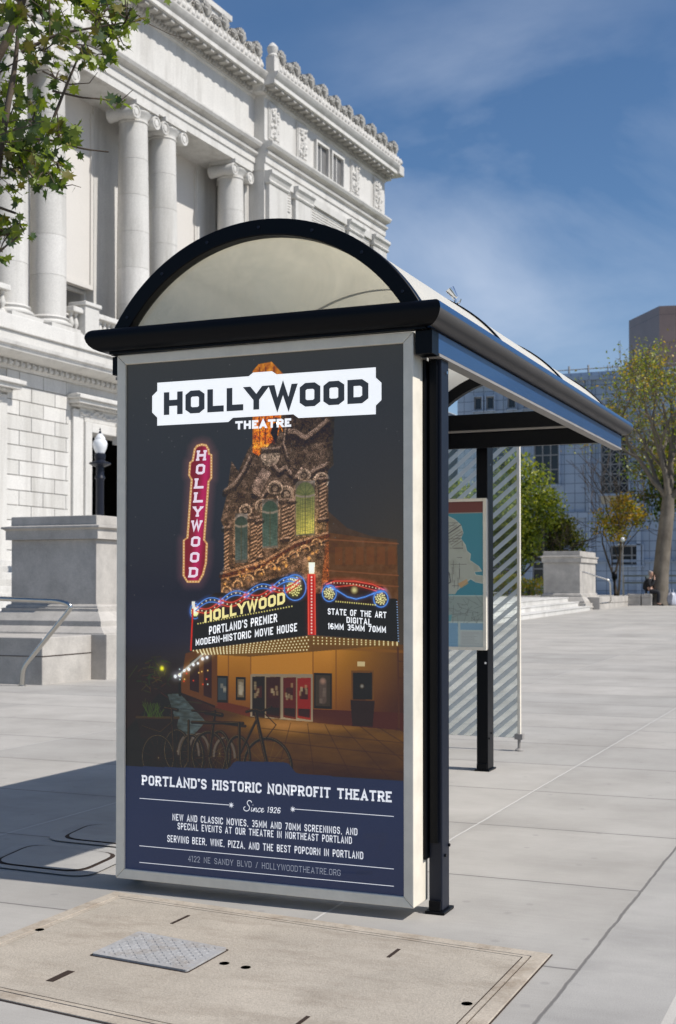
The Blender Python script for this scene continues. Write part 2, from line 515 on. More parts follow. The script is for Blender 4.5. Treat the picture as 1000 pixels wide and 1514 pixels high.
def leaf_mat(name, c0, c1, trans=0.35):
    m, nt, p, out = node_mat(name)
    nt.nodes.remove(p)
    col = ramp(nt, tex_noise(nt, pos_co(nt), 6.0, 3, 0.6), [(0.3, c0), (0.7, c1)])
    d = nt.nodes.new('ShaderNodeBsdfDiffuse'); t = nt.nodes.new('ShaderNodeBsdfTranslucent')
    g = nt.nodes.new('ShaderNodeBsdfGlossy'); g.inputs['Roughness'].default_value = 0.45
    nt.links.new(col, d.inputs[0])
    tc = mix_c(nt, 1.0, col, (1.5, 1.5, 0.55), 'MULTIPLY')
    nt.links.new(tc, t.inputs[0])
    a = nt.nodes.new('ShaderNodeMixShader'); a.inputs[0].default_value = trans
    nt.links.new(d.outputs[0], a.inputs[1]); nt.links.new(t.outputs[0], a.inputs[2])
    b = nt.nodes.new('ShaderNodeMixShader'); b.inputs[0].default_value = 0.05
    nt.links.new(a.outputs[0], b.inputs[1]); nt.links.new(g.outputs[0], b.inputs[2])
    nt.links.new(b.outputs[0], out.inputs[0])
    return m
M_LEAF1 = leaf_mat('fresh_leaf', (0.13, 0.19, 0.016), (0.22, 0.27, 0.03), 0.46)
M_LEAF2 = leaf_mat('deep_leaf', (0.03, 0.06, 0.012), (0.06, 0.10, 0.018), 0.3)
M_LEAF3 = leaf_mat('olive_leaf', (0.13, 0.12, 0.02), (0.20, 0.17, 0.03), 0.35)
M_LEAF4 = leaf_mat('golden_leaf', (0.44, 0.24, 0.012), (0.62, 0.42, 0.03), 0.35)
M_LEAF5 = leaf_mat('yellow_green_leaf', (0.24, 0.27, 0.02), (0.40, 0.40, 0.035), 0.35)
M_GRASS = leaf_mat('grass', (0.06, 0.11, 0.02), (0.12, 0.18, 0.03), 0.2)
M_BARK = grainy('brown_bark', (0.11, 0.085, 0.065), 0.3, 8, 60, 0.9, 0.5, 0.2)
M_BARKP = grainy('plane_bark', (0.16, 0.137, 0.11), 0.35, 2.2, 30, 0.9, 0.3, 0.2, stain=((0.10, 0.085, 0.06), (3, 3, 1.2), 0.8))
M_SOIL = grainy('soil', (0.10, 0.08, 0.06), 0.3, 3, 60, 0.95, 0.4, 0.1)

# ------------------------------------------------------------------ ground
def GZ(y):
    return 0.0 if y < 14 else min(0.45, (y - 14) * 0.45 / 38)
YS = [-80, 14, 52, 1200]
def strip(mb, x0, x1, dz, ys=YS, mi=0):
    for a, b in zip(ys[:-1], ys[1:]):
        mb.quad((x0, a, GZ(a) + dz), (x1, a, GZ(a) + dz), (x1, b, GZ(b) + dz), (x0, b, GZ(b) + dz), mi)
g = MB(); strip(g, -900, -0.885, 0.0)
struct('pavement', g, M_PAVE)
g = MB(); strip(g, -0.885, -0.575, 0.0)
for a, b in zip(YS[:-1], YS[1:]):
    g.quad((-0.575, a, GZ(a)), (-0.555, a, GZ(a) - 0.02), (-0.555, b, GZ(b) - 0.02), (-0.575, b, GZ(b)))
    g.quad((-0.555, a, GZ(a) - 0.02), (-0.53, a, GZ(a) - 0.16), (-0.53, b, GZ(b) - 0.16), (-0.555, b, GZ(b) - 0.02))
struct('kerb', g, M_KERB)
g = MB(); strip(g, -0.53, 14.0, -0.13)
struct('road', g, M_ASPH)
g = MB(); strip(g, 14.0, 900, 0.0)
for a, b in zip(YS[:-1], YS[1:]):
    g.quad((14, a, GZ(a) - 0.16), (14, a, GZ(a)), (14, b, GZ(b)), (14, b, GZ(b) - 0.16))
struct('opposite_pavement', g, M_KERB)
rnd = random.Random(4)
# lawn behind the steps
g = MB()
g.quad((-40, 46.5, GZ(46.5) + 0.30), (-9.9, 46.5, GZ(46.5) + 0.30), (-9.9, 75, 0.62), (-40, 75, 0.62))
g.quad((-9.35, 51.6, 0.47), (-2.0, 51.6, 0.47), (-2.0, 75, 0.50), (-9.35, 75, 0.50))
struct('lawn', g, M_GRASS)

# ------------------------------------------------------------------ utility vault lid in the foreground
def rim_pts(inset):
    A, B, Cc, D = (-2.783, 4.322), (-1.008, 4.146), (-1.008, 2.90), (-2.783, 3.13)
    i = inset
    return [(A[0] + i, A[1] - i * 1.10), (B[0] - i, B[1] - i * 0.92), (Cc[0] - i, Cc[1] + i * 1.12), (D[0] + i, D[1] + i * 0.88)]
lid = thing('utility_vault', 'tan concrete utility vault lid set flush in the pavement before the poster', 'utility vault', (-1.9, 3.65, 0))
def frame_band(o, i, z0, z1, mi=0):
    mb = MB()
    P, Q = rim_pts(o), rim_pts(i)
    for k in range(4):
        l = (k + 1) % 4
        mb.add([(*P[k], z0), (*P[l], z0), (*Q[l], z0), (*Q[k], z0), (*P[k], z1), (*P[l], z1), (*Q[l], z1), (*Q[k], z1)],
               [(4, 5, 6, 7), (0, 1, 5, 4), (2, 3, 7, 6)], mi)
    return mb
frame_band(0.0, 0.052, 0.001, 0.0055).build('rim', M_TANRIM, lid, bevel=0.002)
frame_band(0.057, 0.075, 0.001, 0.0050).build('inner_rim', M_TANRIM, lid)
mb = MB(); P = rim_pts(-0.006); mb.quad(*[(x, y, 0.0015) for x, y in P]); mb.build('joint_bed', M_HOLE, lid)
mb = MB(); P = rim_pts(0.079); mb.quad(*[(x, y, 0.0050) for x, y in P]); slab = mb.build('slab', M_TAN, lid)
# seam across the slab
for (x, y) in ((-2.712, 3.738), (-1.933, 3.635), (-1.851, 3.623), (-1.109, 3.557)):
    mb = MB(); mb.lathe([(0.0001, 0.0065), (0.016, 0.0065)], (x, y, 0), 20); mb.build('lifting_hole', M_HOLE, slab, shift=WORLD[lid.name])
for (x0, y0, x1, y1) in ((-2.333, 3.986, -2.327, 4.11), (-2.341, 3.265, -2.321, 3.377), (-1.482, 3.899, -1.476, 4.001), (-1.484, 3.19, -1.478, 3.281)):
    mb = MB(); mb.box(x0 - 0.004, y0, 0.0055, x1 + 0.002, y1, 0.0068); mb.build('lifting_slot', M_HOLE, slab, shift=WORLD[lid.name])
mb = MB(); mb.quad((-1.66, 3.24, 0.0125), (-1.645, 3.24, 0.0125), (-1.645, 3.9, 0.0125), (-1.66, 3.9, 0.0125))
# diamond-tread access plate
dp = MB()
cx0, cx1 = -2.372, -1.996
def dpt(s, t, z):
    yl = 3.547 + (3.506 - 3.547) * s; yh = 3.835 + (3.773 - 3.835) * s
    return (cx0 + (cx1 - cx0) * s, yl + (yh - yl) * t, z)
n = 20
edge = []
for (cs, ct, a0) in ((0.03, 0.04, 180), (0.97, 0.04, 270), (0.97, 0.96, 0), (0.03, 0.96, 90)):
    for k in range(5):
        a = R(a0 + 90 * k / 4); edge.append((cs + 0.03 * math.cos(a), ct + 0.04 * math.sin(a)))
dp.add([dpt(s, t, 0.0052) for s, t in edge] + [dpt(s, t, 0.0125) for s, t in edge],
       [tuple(range(n, 2 * n))] + [(i, (i + 1) % n, n + (i + 1) % n, n + i) for i in range(n)])
for i in range(15):
    for j in range(11):
        s = 0.06 + 0.88 * (i + 0.5) / 15; t = 0.06 + 0.88 * (j + 0.5) / 11
        a = R(45 if (i + j) % 2 else -45)
        c = Vector(dpt(s, t, 0.0127)); dx = Vector((math.cos(a), math.sin(a), 0)) * 0.0105; dy = Vector((-math.sin(a), math.cos(a), 0)) * 0.0034
        up = Vector((0, 0, 0.0018))
        dp.add([c - dx, c - dy, c + dx, c + dy, c - dx * .5 + up, c + dx * .5 + up], [(0, 1, 5, 4), (1, 2, 5), (2, 3, 4, 5), (3, 0, 4)])
dp.build('tread_plate', M_DIAM, lid)
mb = MB(); mb.add([dpt(.5 + (s - .5) * 1.035, .5 + (t - .5) * 1.045, 0.0060) for s, t in edge], [tuple(range(n))]); mb.build('plate_seat', M_HOLE, lid)

# two rounded covers lying in the shelter's shadow
def rounded_cover(label, corners, rr=0.11):
    cx = sum(c[0] for c in corners) / 4; cy = sum(c[1] for c in corners) / 4
    t = thing('utility_cover', label, 'utility cover', (cx, cy, 0), group='rounded utility covers in the pavement')
    def loop(k):
        pts = []
        C4 = [Vector((cx + (x - cx) * k, cy + (y - cy) * k)) for x, y in corners]
        for i in range(4):
            p, a, b = C4[i], C4[i - 1], C4[(i + 1) % 4]
            va = (a - p).normalized(); vb = (b - p).normalized()
            for q in range(6):
                u = q / 5
                p0 = p + va * rr * (1 - u) ** 2 + vb * rr * u ** 2
                pts.append((p0.x, p0.y))
        return pts
    A, B = loop(1.0), loop(0.80)
    n = len(A)
    mb = MB(); mb.add([(x, y, 0.006) for x, y in A] + [(x, y, 0.006) for x, y in B], [(i, (i + 1) % n, n + (i + 1) % n, n + i) for i in range(n)])
    mb.build('collar', M_KERB, t)
    A, B = loop(0.80), loop(0.74)
    mb = MB(); mb.add([(x, y, 0.005) for x, y in A], [tuple(range(n))]); mb.build('gap', M_HOLE, t)
    mb = MB(); mb.add([(x, y, 0.009) for x, y in B], [tuple(range(n))]); mb.build('lid', M_KERB, t)
rounded_cover('rounded concrete cover in the shade, nearer one, left of the poster foot', [(-3.62, 4.50), (-3.02, 4.48), (-3.08, 4.98), (-3.72, 5.02)])
rounded_cover('rounded concrete cover in the shade, farther one, partly hidden by the poster', [(-3.66, 5.07), (-3.06, 5.05), (-3.12, 5.52), (-3.76, 5.56)])

# ------------------------------------------------------------------ stone pedestals, low walls, steps, handrails
def make_pedestal(loc, label):
    """local frame: front face at y=0, centred in x, z from the plinth bed"""
    t = thing('stone_pedestal', label, 'pedestal', loc, group='granite pedestals flanking the steps', local=True)
    w, d = 0.68, 2.6
    z = 0.0
    def bx(mb, g_, z0, z1): mb.box(-w - g_, -g_, z0, w + g_, d + g_, z1)
    prof = [(0.0, 0.03), (0.0, 0.0), (0.03, -0.008), (0.05, -0.028), (0.05, -0.048), (0.09, -0.056), (0.09, -0.094), (0.10, -0.098), (0.14, -0.135), (0.21, -0.215), (0.21, -0.283), (0.225, -0.288), (0.345, -0.365), (0.345, -0.40)]
    m = MB(); m.ring(prof, (-w, 0, w, d), closed=False); m.build('plinth', M_PEDE, t, smooth=22)
    m = MB(); m.box(-w + 0.001, 0.001, -0.05, w - 0.001, d - 0.001, 0.861); m.build('die', M_PEDE, t, bevel=0.006)
    m = MB(); bx(m, 0.055, 0.862, 0.985); m.ring([(0.055, 0.985), (0.075, 1.0), (0.10, 1.012), (0.10, 1.035), (0.02, 1.05)], (-w, 0, w, d), closed=False)
    m.build('cap_moulding', M_PEDE, t, smooth=25)
    m = MB(); bx(m, 0.004, 0.99, 1.175); m.build('top_block', M_PEDE, t, bevel=0.008)
    return t
ped = make_pedestal((-10.225, 14.36, 0.955), 'weathered granite pedestal with dark front left of the bus shelter')
dup(ped, (-10.36, 44.3, 0.93), 0, 'distant granite pedestal beyond the striped glass, beside the far handrail', (0.945, 1.0, 1.25))

t = thing('granite_base', 'broad grey granite base of the weathered pedestal behind the bent handrail', 'base', (-10.5, 14, 0))
m = MB(); m.box(-13.5, 12.95, -0.05, -9.372, 13.995, 0.571); m.build('front_wall', M_PEDE, t, bevel=0.01)
m = MB(); m.box(-13.5, 14.0, -0.05, -9.147, 17.6, 0.58); m.build('side_wall', M_PEDE, t, bevel=0.01)
m = MB(); m.box(-13.5, 12.945, 0.34, -9.367, 12.95, 0.348); m.box(-9.372, 12.95, 0.338, -9.368, 13.99, 0.350); m.build('joint', M_HOLE, t)
t = thing('granite_base', 'far granite base under the distant pedestal and its handrail', 'base', (-9.7, 45, 0.3))
m = MB(); m.box(-13.5, 44.95, 0.2, -9.18, 51.4, 0.80); m.build('side_wall', M_PEDE, t, bevel=0.012)
m = MB(); m.box(-13.5, 43.85, 0.2, -9.42, 44.94, 0.60); m.build('ledge', M_PEDE, t, bevel=0.012)
m = MB(); m.box(-9.18, 44.95, 0.575, -9.176, 51.4, 0.588); m.build('joint', M_HOLE, t)

# broad steps between the pedestals
st = thing('plaza_steps', 'low bullnosed stone steps running between the two granite pedestals', 'steps', (-9.6, 30, 0))
for k, (x, h) in enumerate(((-9.30, 0.15), (-9.68, 0.30), (-10.06, 0.45))):
    m = MB()
    ys = [17.65, 24, 31, 38, 43.95]
    for a, b in zip(ys[:-1], ys[1:]):
        b2 = b - (0.012 if b < 43 else 0)
        za, zb = GZ(a) + h, GZ(b2) + h
        pr = [(0.0, -0.20), (0.0, -0.035), (0.022, -0.022), (0.022, -0.006), (0.008, 0.0)]
        vs = [(x + o, a, za + z) for o, z in pr] + [(-14.0, a, za)] + [(x + o, b2, zb + z) for o, z in pr] + [(-14.0, b2, zb)]
        n = len(pr) + 1
        m.add(vs, [(i, i + 1, n + i + 1, n + i) for i in range(n - 1)] + [tuple(range(n)), tuple(range(n, 2 * n))])
    m.build('step', M_STONE, st)
g = MB(); g.quad((-60, 16, 0.62), (-13.0, 16, 0.62), (-13.0, 46, 0.95), (-60, 46, 0.95)); struct('terrace', g, M_STONE)

def curve_pts(pts, rad=0.12, n=6):
    """round the corners of a polyline"""
    P = [Vector(p) for p in pts]; out = [P[0]]
    for i in range(1, len(P) - 1):
        a, b, c = P[i - 1], P[i], P[i + 1]
        r = min(rad, (a - b).length * 0.45, (c - b).length * 0.45)
        p0 = b + (a - b).normalized() * r; p1 = b + (c - b).normalized() * r
        for k in range(n + 1):
            u = k / n
            out.append(p0 * (1 - u) ** 2 + b * 2 * u * (1 - u) + p1 * u ** 2)
    out.append(P[-1])
    return out
hr = thing('handrail', 'bent stainless handrail in front of the weathered pedestal', 'handrail', (-9.52, 12.75, 0))
m = MB(); m.tube(curve_pts([(-9.52, 12.75, 0.0), (-9.505, 12.75, 0.22), (-8.80, 12.75, 0.965), (-9.0, 12.75, 1.02), (-10.1, 12.75, 1.05), (-12.6, 12.75, 1.75)], 0.10), 0.029, 12)
m.build('rail', M_STEEL, hr, smooth=50)
m = MB(); m.lathe([(0.05, 0.0), (0.05, 0.008), (0.03, 0.014)], (-9.52, 12.75, 0), 20); m.build('flange', M_STEEL, hr, smooth=30)
m = MB(); m.tube([(-11.2, 12.75, 1.33), (-11.2, 12.75, 0.2)], 0.02, 10); m.build('post', M_STEEL, hr)
hr = thing('handrail', 'thin steel handrail beside the distant pedestal', 'handrail', (-9.9, 44.0, 0.7))
m = MB(); m.tube(curve_pts([(-10.02, 44.55, 0.72), (-10.02, 44.55, 1.70), (-9.75, 44.65, 1.70), (-8.82, 45.0, 1.38), (-8.80, 45.05, 0.62), (-9.15, 45.0, 0.58)], 0.12), 0.026, 10)
m.build('rail', M_STEEL, hr, smooth=50)

# ------------------------------------------------------------------ bus shelter
SX0, SX1, SY0, SY1 = -2.855, -1.49, 4.35, 8.00      # fascia faces
sh = thing('bus_shelter', 'black and blue bus shelter with a white barrel-vaulted roof', 'bus shelter', (-2.17, 6.2, 0))
def sb(name, mb, mat, parent=sh, **k):
    return mb.build(name, mat, parent, shift=WORLD[sh.name], **k)
VX, VR, VC = -2.170, 0.745, 1.838
# fascia boards: ends black, sides blue
m = MB(); m.box(SX0 + 0.02, SY0, 2.1195, SX1 - 0.02, SY0 + 0.035, 2.1275); sb('end_beam', m, M_BLACK)
m = MB(); m.box(-1.553, SY0 + 0.02, 2.033, SX1 + 0.001, SY0 + 0.095, 2.1185); sb('end_block', m, M_BLACK, bevel=0.002)
m = MB(); m.box(SX0 + 0.003, SY0 + 0.05, 2.045, -2.8165, SY0 + 0.14, 2.1185); sb('end_block', m, M_BLACK, bevel=0.002)
m = MB(); m.box(SX0 + 0.001, SY1 - 0.035, 2.085, SX1 - 0.001, SY1, 2.185)
m.box(VX - 0.56, SY1 - 0.06, 2.20, VX + 0.56, SY1 - 0.031, 2.30); sb('end_beam', m, M_BLACK, bevel=0.003)
m = MB(); m.box(SX0 + 0.02, SY1 - 0.05, 2.186, SX1 - 0.02, SY1 - 0.02, 2.1995); sb('trim_strip', m, M_GREYP)
for s, x0, x1 in ((1, SX1 - 0.035, SX1), (-1, SX0, SX0 + 0.035)):
    m = MB(); m.box(x0, SY0 + 0.096, 2.045, x1, SY1 - 0.0355, 2.121); fb = sb('fascia_board', m, M_BLUE, bevel=0.003)
    m = MB(); m.box(x0 - 0.012, SY0 + 0.096, 2.033, x1 + 0.004, SY1 - 0.036, 2.0445); sb('flange', m, M_GREYP, fb, bevel=0.001)
    m = MB(); m.box(x0 + 0.006, SY0 + 0.036, 2.1215, x1 - 0.006, SY1 - 0.036, 2.138); sb('shadow_gap', m, M_BLACK, fb)
# moulded eaves gutter: nose on top, cove below; one length per side, mitred
def cornice(side, mi_nose, mi_cove, name):
    prof = [(0.0, 2.128), (0.016, 2.130), (0.033, 2.138), (0.046, 2.150), (0.054, 2.164), (0.058, 2.178)]
    nose = [(0.058, 2.178), (0.0575, 2.188), (0.054, 2.198), (0.047, 2.207), (0.036, 2.213), (0.022, 2.216), (-0.03, 2.217), (-0.03, 2.128)]
    P = prof + nose[1:]
    n = len(P)
    rect = (SX0, SY0, SX1, SY1)
    C4 = [(-1, -1, SX0, SY0), (1, -1, SX1, SY0), (1, 1, SX1, SY1), (-1, 1, SX0, SY1)]
    a, b = C4[side], C4[(side + 1) % 4]
    vs = []
    for sx, sy, cx, cy in (a, b):
        e = 0.0
        vs += [(cx + sx * o, cy + sy * o, z) for o, z in P]
    mb = MB()
    np_ = len(prof)
    for i in range(n):
        j = (i + 1) % n
        mb.add([vs[i], vs[n + i], vs[n + j], vs[j]], [(0, 1, 2, 3)], mi_cove if i < np_ - 1 else mi_nose)
    mb.add(vs[:n], [tuple(range(n))], mi_nose); mb.add(vs[n:], [tuple(range(n))], mi_nose)
    return mb
for side, a, b in ((0, 0, 0), (1, 1, 2), (2, 0, 0), (3, 1, 2)):
    mb = cornice(side, a, b, '')
    # weld the duplicated rows
    o = sb('eaves_gutter', mb, [M_BLACK, M_BLUE, M_GUTTER], recalc=True)  # one dark paint: sky blue and pavement reflection put into the side colours
    bm = bmesh.new(); bm.from_mesh(o.data); bmesh.ops.remove_doubles(bm, verts=bm.verts, dist=1e-5)
    bmesh.ops.recalc_face_normals(bm, faces=bm.faces); bm.to_mesh(o.data); bm.free()
    o.data.polygons.foreach_set('use_smooth', [True] * len(o.data.polygons)); o.data.set_sharp_from_angle(angle=R(40))
# the vault
VX, VR, VC = -2.170, 0.745, 1.838
def arc(r, z0=2.20, n=40):
    a = math.acos((z0 - VC) / r)
    return [(VX + r * math.sin(-a + 2 * a * i / n), VC + r * math.cos(-a + 2 * a * i / n)) for i in range(n + 1)]
def arch_ring(r0, r1, y0, y1, z0=2.20, n=40):
    A, B = arc(r0, z0, n), arc(r1, z0, n)
    mb = MB(); vs = []
    for (a, b) in zip(A, B):
        vs += [(a[0], y0, a[1]), (b[0], y0, b[1]), (b[0], y1, b[1]), (a[0], y1, a[1])]
    fs = []
    for i in range(n):
        o = i * 4
        for k in range(4):
            l = (k + 1) % 4
            fs.append((o + k, o + 4 + k, o + 4 + l, o + l))
    fs += [(0, 1, 2, 3), (n * 4 + 3, n * 4 + 2, n * 4 + 1, n * 4)]
    return mb.add(vs, fs)
A = arc(0.742); mb = MB(); n = len(A)
mb.add([(x, 4.40, z) for x, z in A] + [(x, 7.92, z) for x, z in A], [(i, i + 1, n + i + 1, n + i) for i in range(n - 1)])
sb('roof_vault', mb, M_ACRYL, smooth=60)
sb('end_arch', arch_ring(0.684, 0.746, 4.345, 4.399), M_BLACK, smooth=30, bevel=0.004)
sb('end_arch', arch_ring(0.676, 0.750, 7.92, 7.975), M_BLACK, smooth=30, bevel=0.004)
for y in (5.60, 6.80):
    sb('roof_rib', arch_ring(0.7425, 0.7505, y - 0.016, y + 0.016), M_BLACK, smooth=30)
for k in range(7):
    a_ = R(-54 + 18 * k)
    m = MB(); m.tube([(VX + .715 * math.sin(a_), 4.3455, VC + .715 * math.cos(a_)), (VX + .715 * math.sin(a_), 4.3405, VC + .715 * math.cos(a_))], .006, 8); sb('bolt', m, M_NAVY)
# smoky infill in the near arch
A = arc(0.686, 2.214)
mb = MB(); n = len(A)
mb.add([(x, 4.384, z) for x, z in A] + [(x, 4.388, z) for x, z in A], [tuple(range(n))[::-1], tuple(range(n, 2 * n))] + [(i, (i + 1) % n, n + (i + 1) % n, n + i) for i in range(n)])
sb('arch_pane', mb, M_PANE)
# posts
def post(x0, x1, y0, y1, mat, zt=2.04, foot=True):
    m = MB(); m.box(x0, y0, 0.012, x1, y1, zt)
    p = sb('post', m, mat, bevel=0.004)
    if not foot: return p
    m = MB(); m.box(x0 - 0.012, y0 - 0.015, 0.0, x1 + 0.012, y1 + 0.02, 0.012); m.box(x0 + 0.002, y0 - 0.012, 0.012, x1 - 0.004, y0 - 0.002, 0.05)
    sb('base_plate', m, M_BLACK, p, bevel=0.003)
    for (by, bz) in ((y0 + 0.03, 0.21), (y0 + 0.075, 0.24), (y0 + 0.05, 1.99)):
        m = MB(); m.tube([(x1, by, bz), (x1 + 0.006, by, bz)], 0.006, 8); sb('bolt', m, M_CHROME if bz > 1 else M_BLACK, p)
    return p
post(-1.548, -1.497, 4.50, 4.585, M_NAVY)
m = MB(); m.box(-1.560, 4.47, 0.20, -1.549, 4.56, 2.03); m.box(-1.540, 4.486, 0.26, -1.510, 4.499, 2.03); sb('mounting_channel', m, M_BLACK, bevel=0.002)
post(-2.828, -2.775, 4.50, 4.585, M_NAVY, foot=False)
post(-2.447, -2.372, 8.066, 8.20, M_BLACK, 2.30)
for z in (2.235, 2.275):
    m = MB(); m.tube([(-2.415, 8.066, z), (-2.415, 8.058, z)], 0.010, 10); sb('bolt', m, M_CHROME)
# small chrome spotlight clamped on the first rib
sp = thing('roof_spotlight', 'small chrome spotlight clamped on top of the vaulted shelter roof', 'spotlight', (-1.80, 5.60, 2.475))
m = MB(); m.tube([(-1.80, 5.60, 2.47), (-1.795, 5.60, 2.50), (-1.81, 5.595, 2.52)], 0.006, 8); m.build('stem', M_CHROME, sp, smooth=40)
m = MB(); m.tube([(-1.79, 5.60, 2.512), (-1.80, 5.598, 2.523), (-1.815, 5.592, 2.545), (-1.82, 5.59, 2.553)], [0.008, 0.013, 0.020, 0.021], 14); m.build('lamp_head', M_CHROME, sp, smooth=40)
m = MB(); m.tube([(-1.805, 5.60, 2.478), (-1.775, 5.60, 2.49), (-1.77, 5.60, 2.505)], 0.004, 6); m.build('clamp', M_CHROME, sp)

# ------------------------------------------------------------------ lettering: a small stroke alphabet
GL = {
'A': (.9, [[(0,0),(.5,1),(1,0)], [(.2,.28),(.8,.28)]]),
'B': (.8, [[(0,0),(0,1),(.72,1),(.95,.87),(.95,.66),(.75,.53),(0,.53)], [(.75,.53),(1,.4),(1,.15),(.75,0),(0,0)]]),
'C': (.8, [[(1,.70),(1,.85),(.75,1),(.25,1),(0,.85),(0,.15),(.25,0),(.75,0),(1,.15),(1,.30)]]),
'D': (.82, [[(0,0),(0,1),(.72,1),(1,.83),(1,.17),(.72,0),(0,0)]]),
'E': (.7, [[(1,1),(0,1),(0,0),(1,0)], [(0,.51),(.82,.51)]]),
'F': (.66, [[(1,1),(0,1),(0,0)], [(0,.50),(.82,.50)]]),
'G': (.82, [[(1,.70),(1,.85),(.75,1),(.25,1),(0,.85),(0,.15),(.25,0),(.75,0),(1,.15),(1,.46),(.55,.46)]]),
'H': (.84, [[(0,0),(0,1)], [(1,0),(1,1)], [(0,.52),(1,.52)]]),
'I': (.0, [[(.5,0),(.5,1)]]),
'J': (.65, [[(1,1),(1,.15),(.75,0),(.25,0),(0,.15),(0,.28)]]),
'K': (.82, [[(0,0),(0,1)], [(1,1),(.05,.42)], [(.35,.60),(1,0)]]),
'L': (.66, [[(0,1),(0,0),(1,0)]]),
'M': (1.05, [[(0,0),(0,1),(.5,.25),(1,1),(1,0)]]),
'N': (.86, [[(0,0),(0,1),(1,0),(1,1)]]),
'O': (.84, [[(0,.5),(0,.85),(.24,1),(.76,1),(1,.85),(1,.15),(.76,0),(.24,0),(0,.15),(0,.5)]]),
'P': (.76, [[(0,0),(0,1),(.74,1),(1,.87),(1,.57),(.74,.44),(0,.44)]]),
'R': (.8, [[(0,0),(0,1),(.74,1),(1,.87),(1,.60),(.74,.47),(0,.47)], [(.5,.47),(1,0)]]),
'S': (.76, [[(1,.74),(1,.86),(.75,1),(.25,1),(0,.86),(0,.66),(.22,.54),(.78,.46),(1,.34),(1,.14),(.75,0),(.25,0),(0,.14),(0,.26)]]),
'T': (.92, [[(0,1),(1,1)], [(.5,1),(.5,0)]]),
'U': (.82, [[(0,1),(0,.15),(.25,0),(.75,0),(1,.15),(1,1)]]),
'V': (.86, [[(0,1),(.5,0),(1,1)]]),
'W': (1.25, [[(0,1),(.24,0),(.5,1),(.76,0),(1,1)]]),
'X': (.82, [[(0,0),(1,1)], [(0,1),(1,0)]]),
'Y': (.86, [[(0,1),(.5,.45),(1,1)], [(.5,.45),(.5,0)]]),
'Z': (.78, [[(0,1),(1,1),(0,0),(1,0)]]),
'0': (.72, [[(0,.5),(0,.85),(.25,1),(.75,1),(1,.85),(1,.15),(.75,0),(.25,0),(0,.15),(0,.5)]]),
'1': (.3, [[(0,.82),(.7,1),(.7,0)]]),
'2': (.7, [[(0,.72),(0,.86),(.25,1),(.75,1),(1,.86),(1,.62),(0,.0),(1,0)]]),
'3': (.7, [[(0,.86),(.25,1),(.75,1),(1,.86),(1,.64),(.75,.52),(.4,.52)], [(.75,.52),(1,.38),(1,.14),(.75,0),(.25,0),(0,.14)]]),
'4': (.75, [[(.75,0),(.75,1),(0,.3),(1,.3)]]),
'5': (.7, [[(.95,1),(.05,1),(0,.52),(.7,.58),(1,.42),(1,.14),(.75,0),(.25,0),(0,.14)]]),
'6': (.72, [[(1,.84),(.75,1),(.25,1),(0,.85),(0,.15),(.25,0),(.75,0),(1,.15),(1,.40),(.75,.54),(0,.50)]]),
'7': (.7, [[(0,1),(1,1),(.3,0)]]),
'9': (.72, [[(0,.16),(.25,0),(.75,0),(1,.15),(1,.85),(.75,1),(.25,1),(0,.85),(0,.60),(.25,.46),(1,.50)]]),
"'": (.0, [[(.5,1),(.5,.76)]]),
',': (.1, [[(.7,.06),(.2,-.14)]]),
'.': (.0, [[(.5,0),(.5,.02)]]),
'-': (.4, [[(0,.46),(1,.46)]]),
'/': (.5, [[(0,-.05),(1,1.05)]]),
}
def poly_strip(pts, h):
    """mitred outline of a polyline: two rows of points"""
    n = len(pts); closed = pts[0] == pts[-1] and n > 3
    P = [Vector(p) for p in (pts[:-1] if closed else pts)]
    m = len(P); Lr, Rr = [], []
    for i in range(m):
        a = P[i - 1] if (i or closed) else None
        b = P[(i + 1) % m] if (i < m - 1 or closed) else None
        d1 = (P[i] - a).normalized() if a is not None else None
        d2 = (b - P[i]).normalized() if b is not None else None
        if d1 is None: d1 = d2
        if d2 is None: d2 = d1
        n1 = Vector((-d1.y, d1.x)); n2 = Vector((-d2.y, d2.x))
        t = (n1 + n2)
        t = t.normalized() if t.length > 1e-6 else n1
        k = h / max(0.42, t.dot(n1))
        Lr.append(P[i] + t * k); Rr.append(P[i] - t * k)
    if closed: Lr.append(Lr[0]); Rr.append(Rr[0])
    return Lr, Rr

def trim_ends(st, raw, Lr, Rr, h):
    """runs free stroke ends out to the cap, base or side line"""
    if st[0] == st[-1]: return
    for e, q in ((0, 1), (-1, -2)):
        a, b = Vector(st[e]), Vector(st[q])
        d = (a - b).normalized()
        py, px = raw[e][1], raw[e][0]
        if abs(d.y) > .45 and py in (0, 1):
            for S in (Lr, Rr):
                t = (py - S[e].y) / d.y
                if -.5 < t < .5: S[e] = S[e] + d * t
        elif abs(d.y) < .3 and px in (0, 1):
            for S in (Lr, Rr): S[e] = S[e] + d * h

def text_width(s, gap, space, wf):
    return sum((GL[c][0] * wf + 0.16) if c != ' ' else space for c in s) + gap * (len(s) - 1)

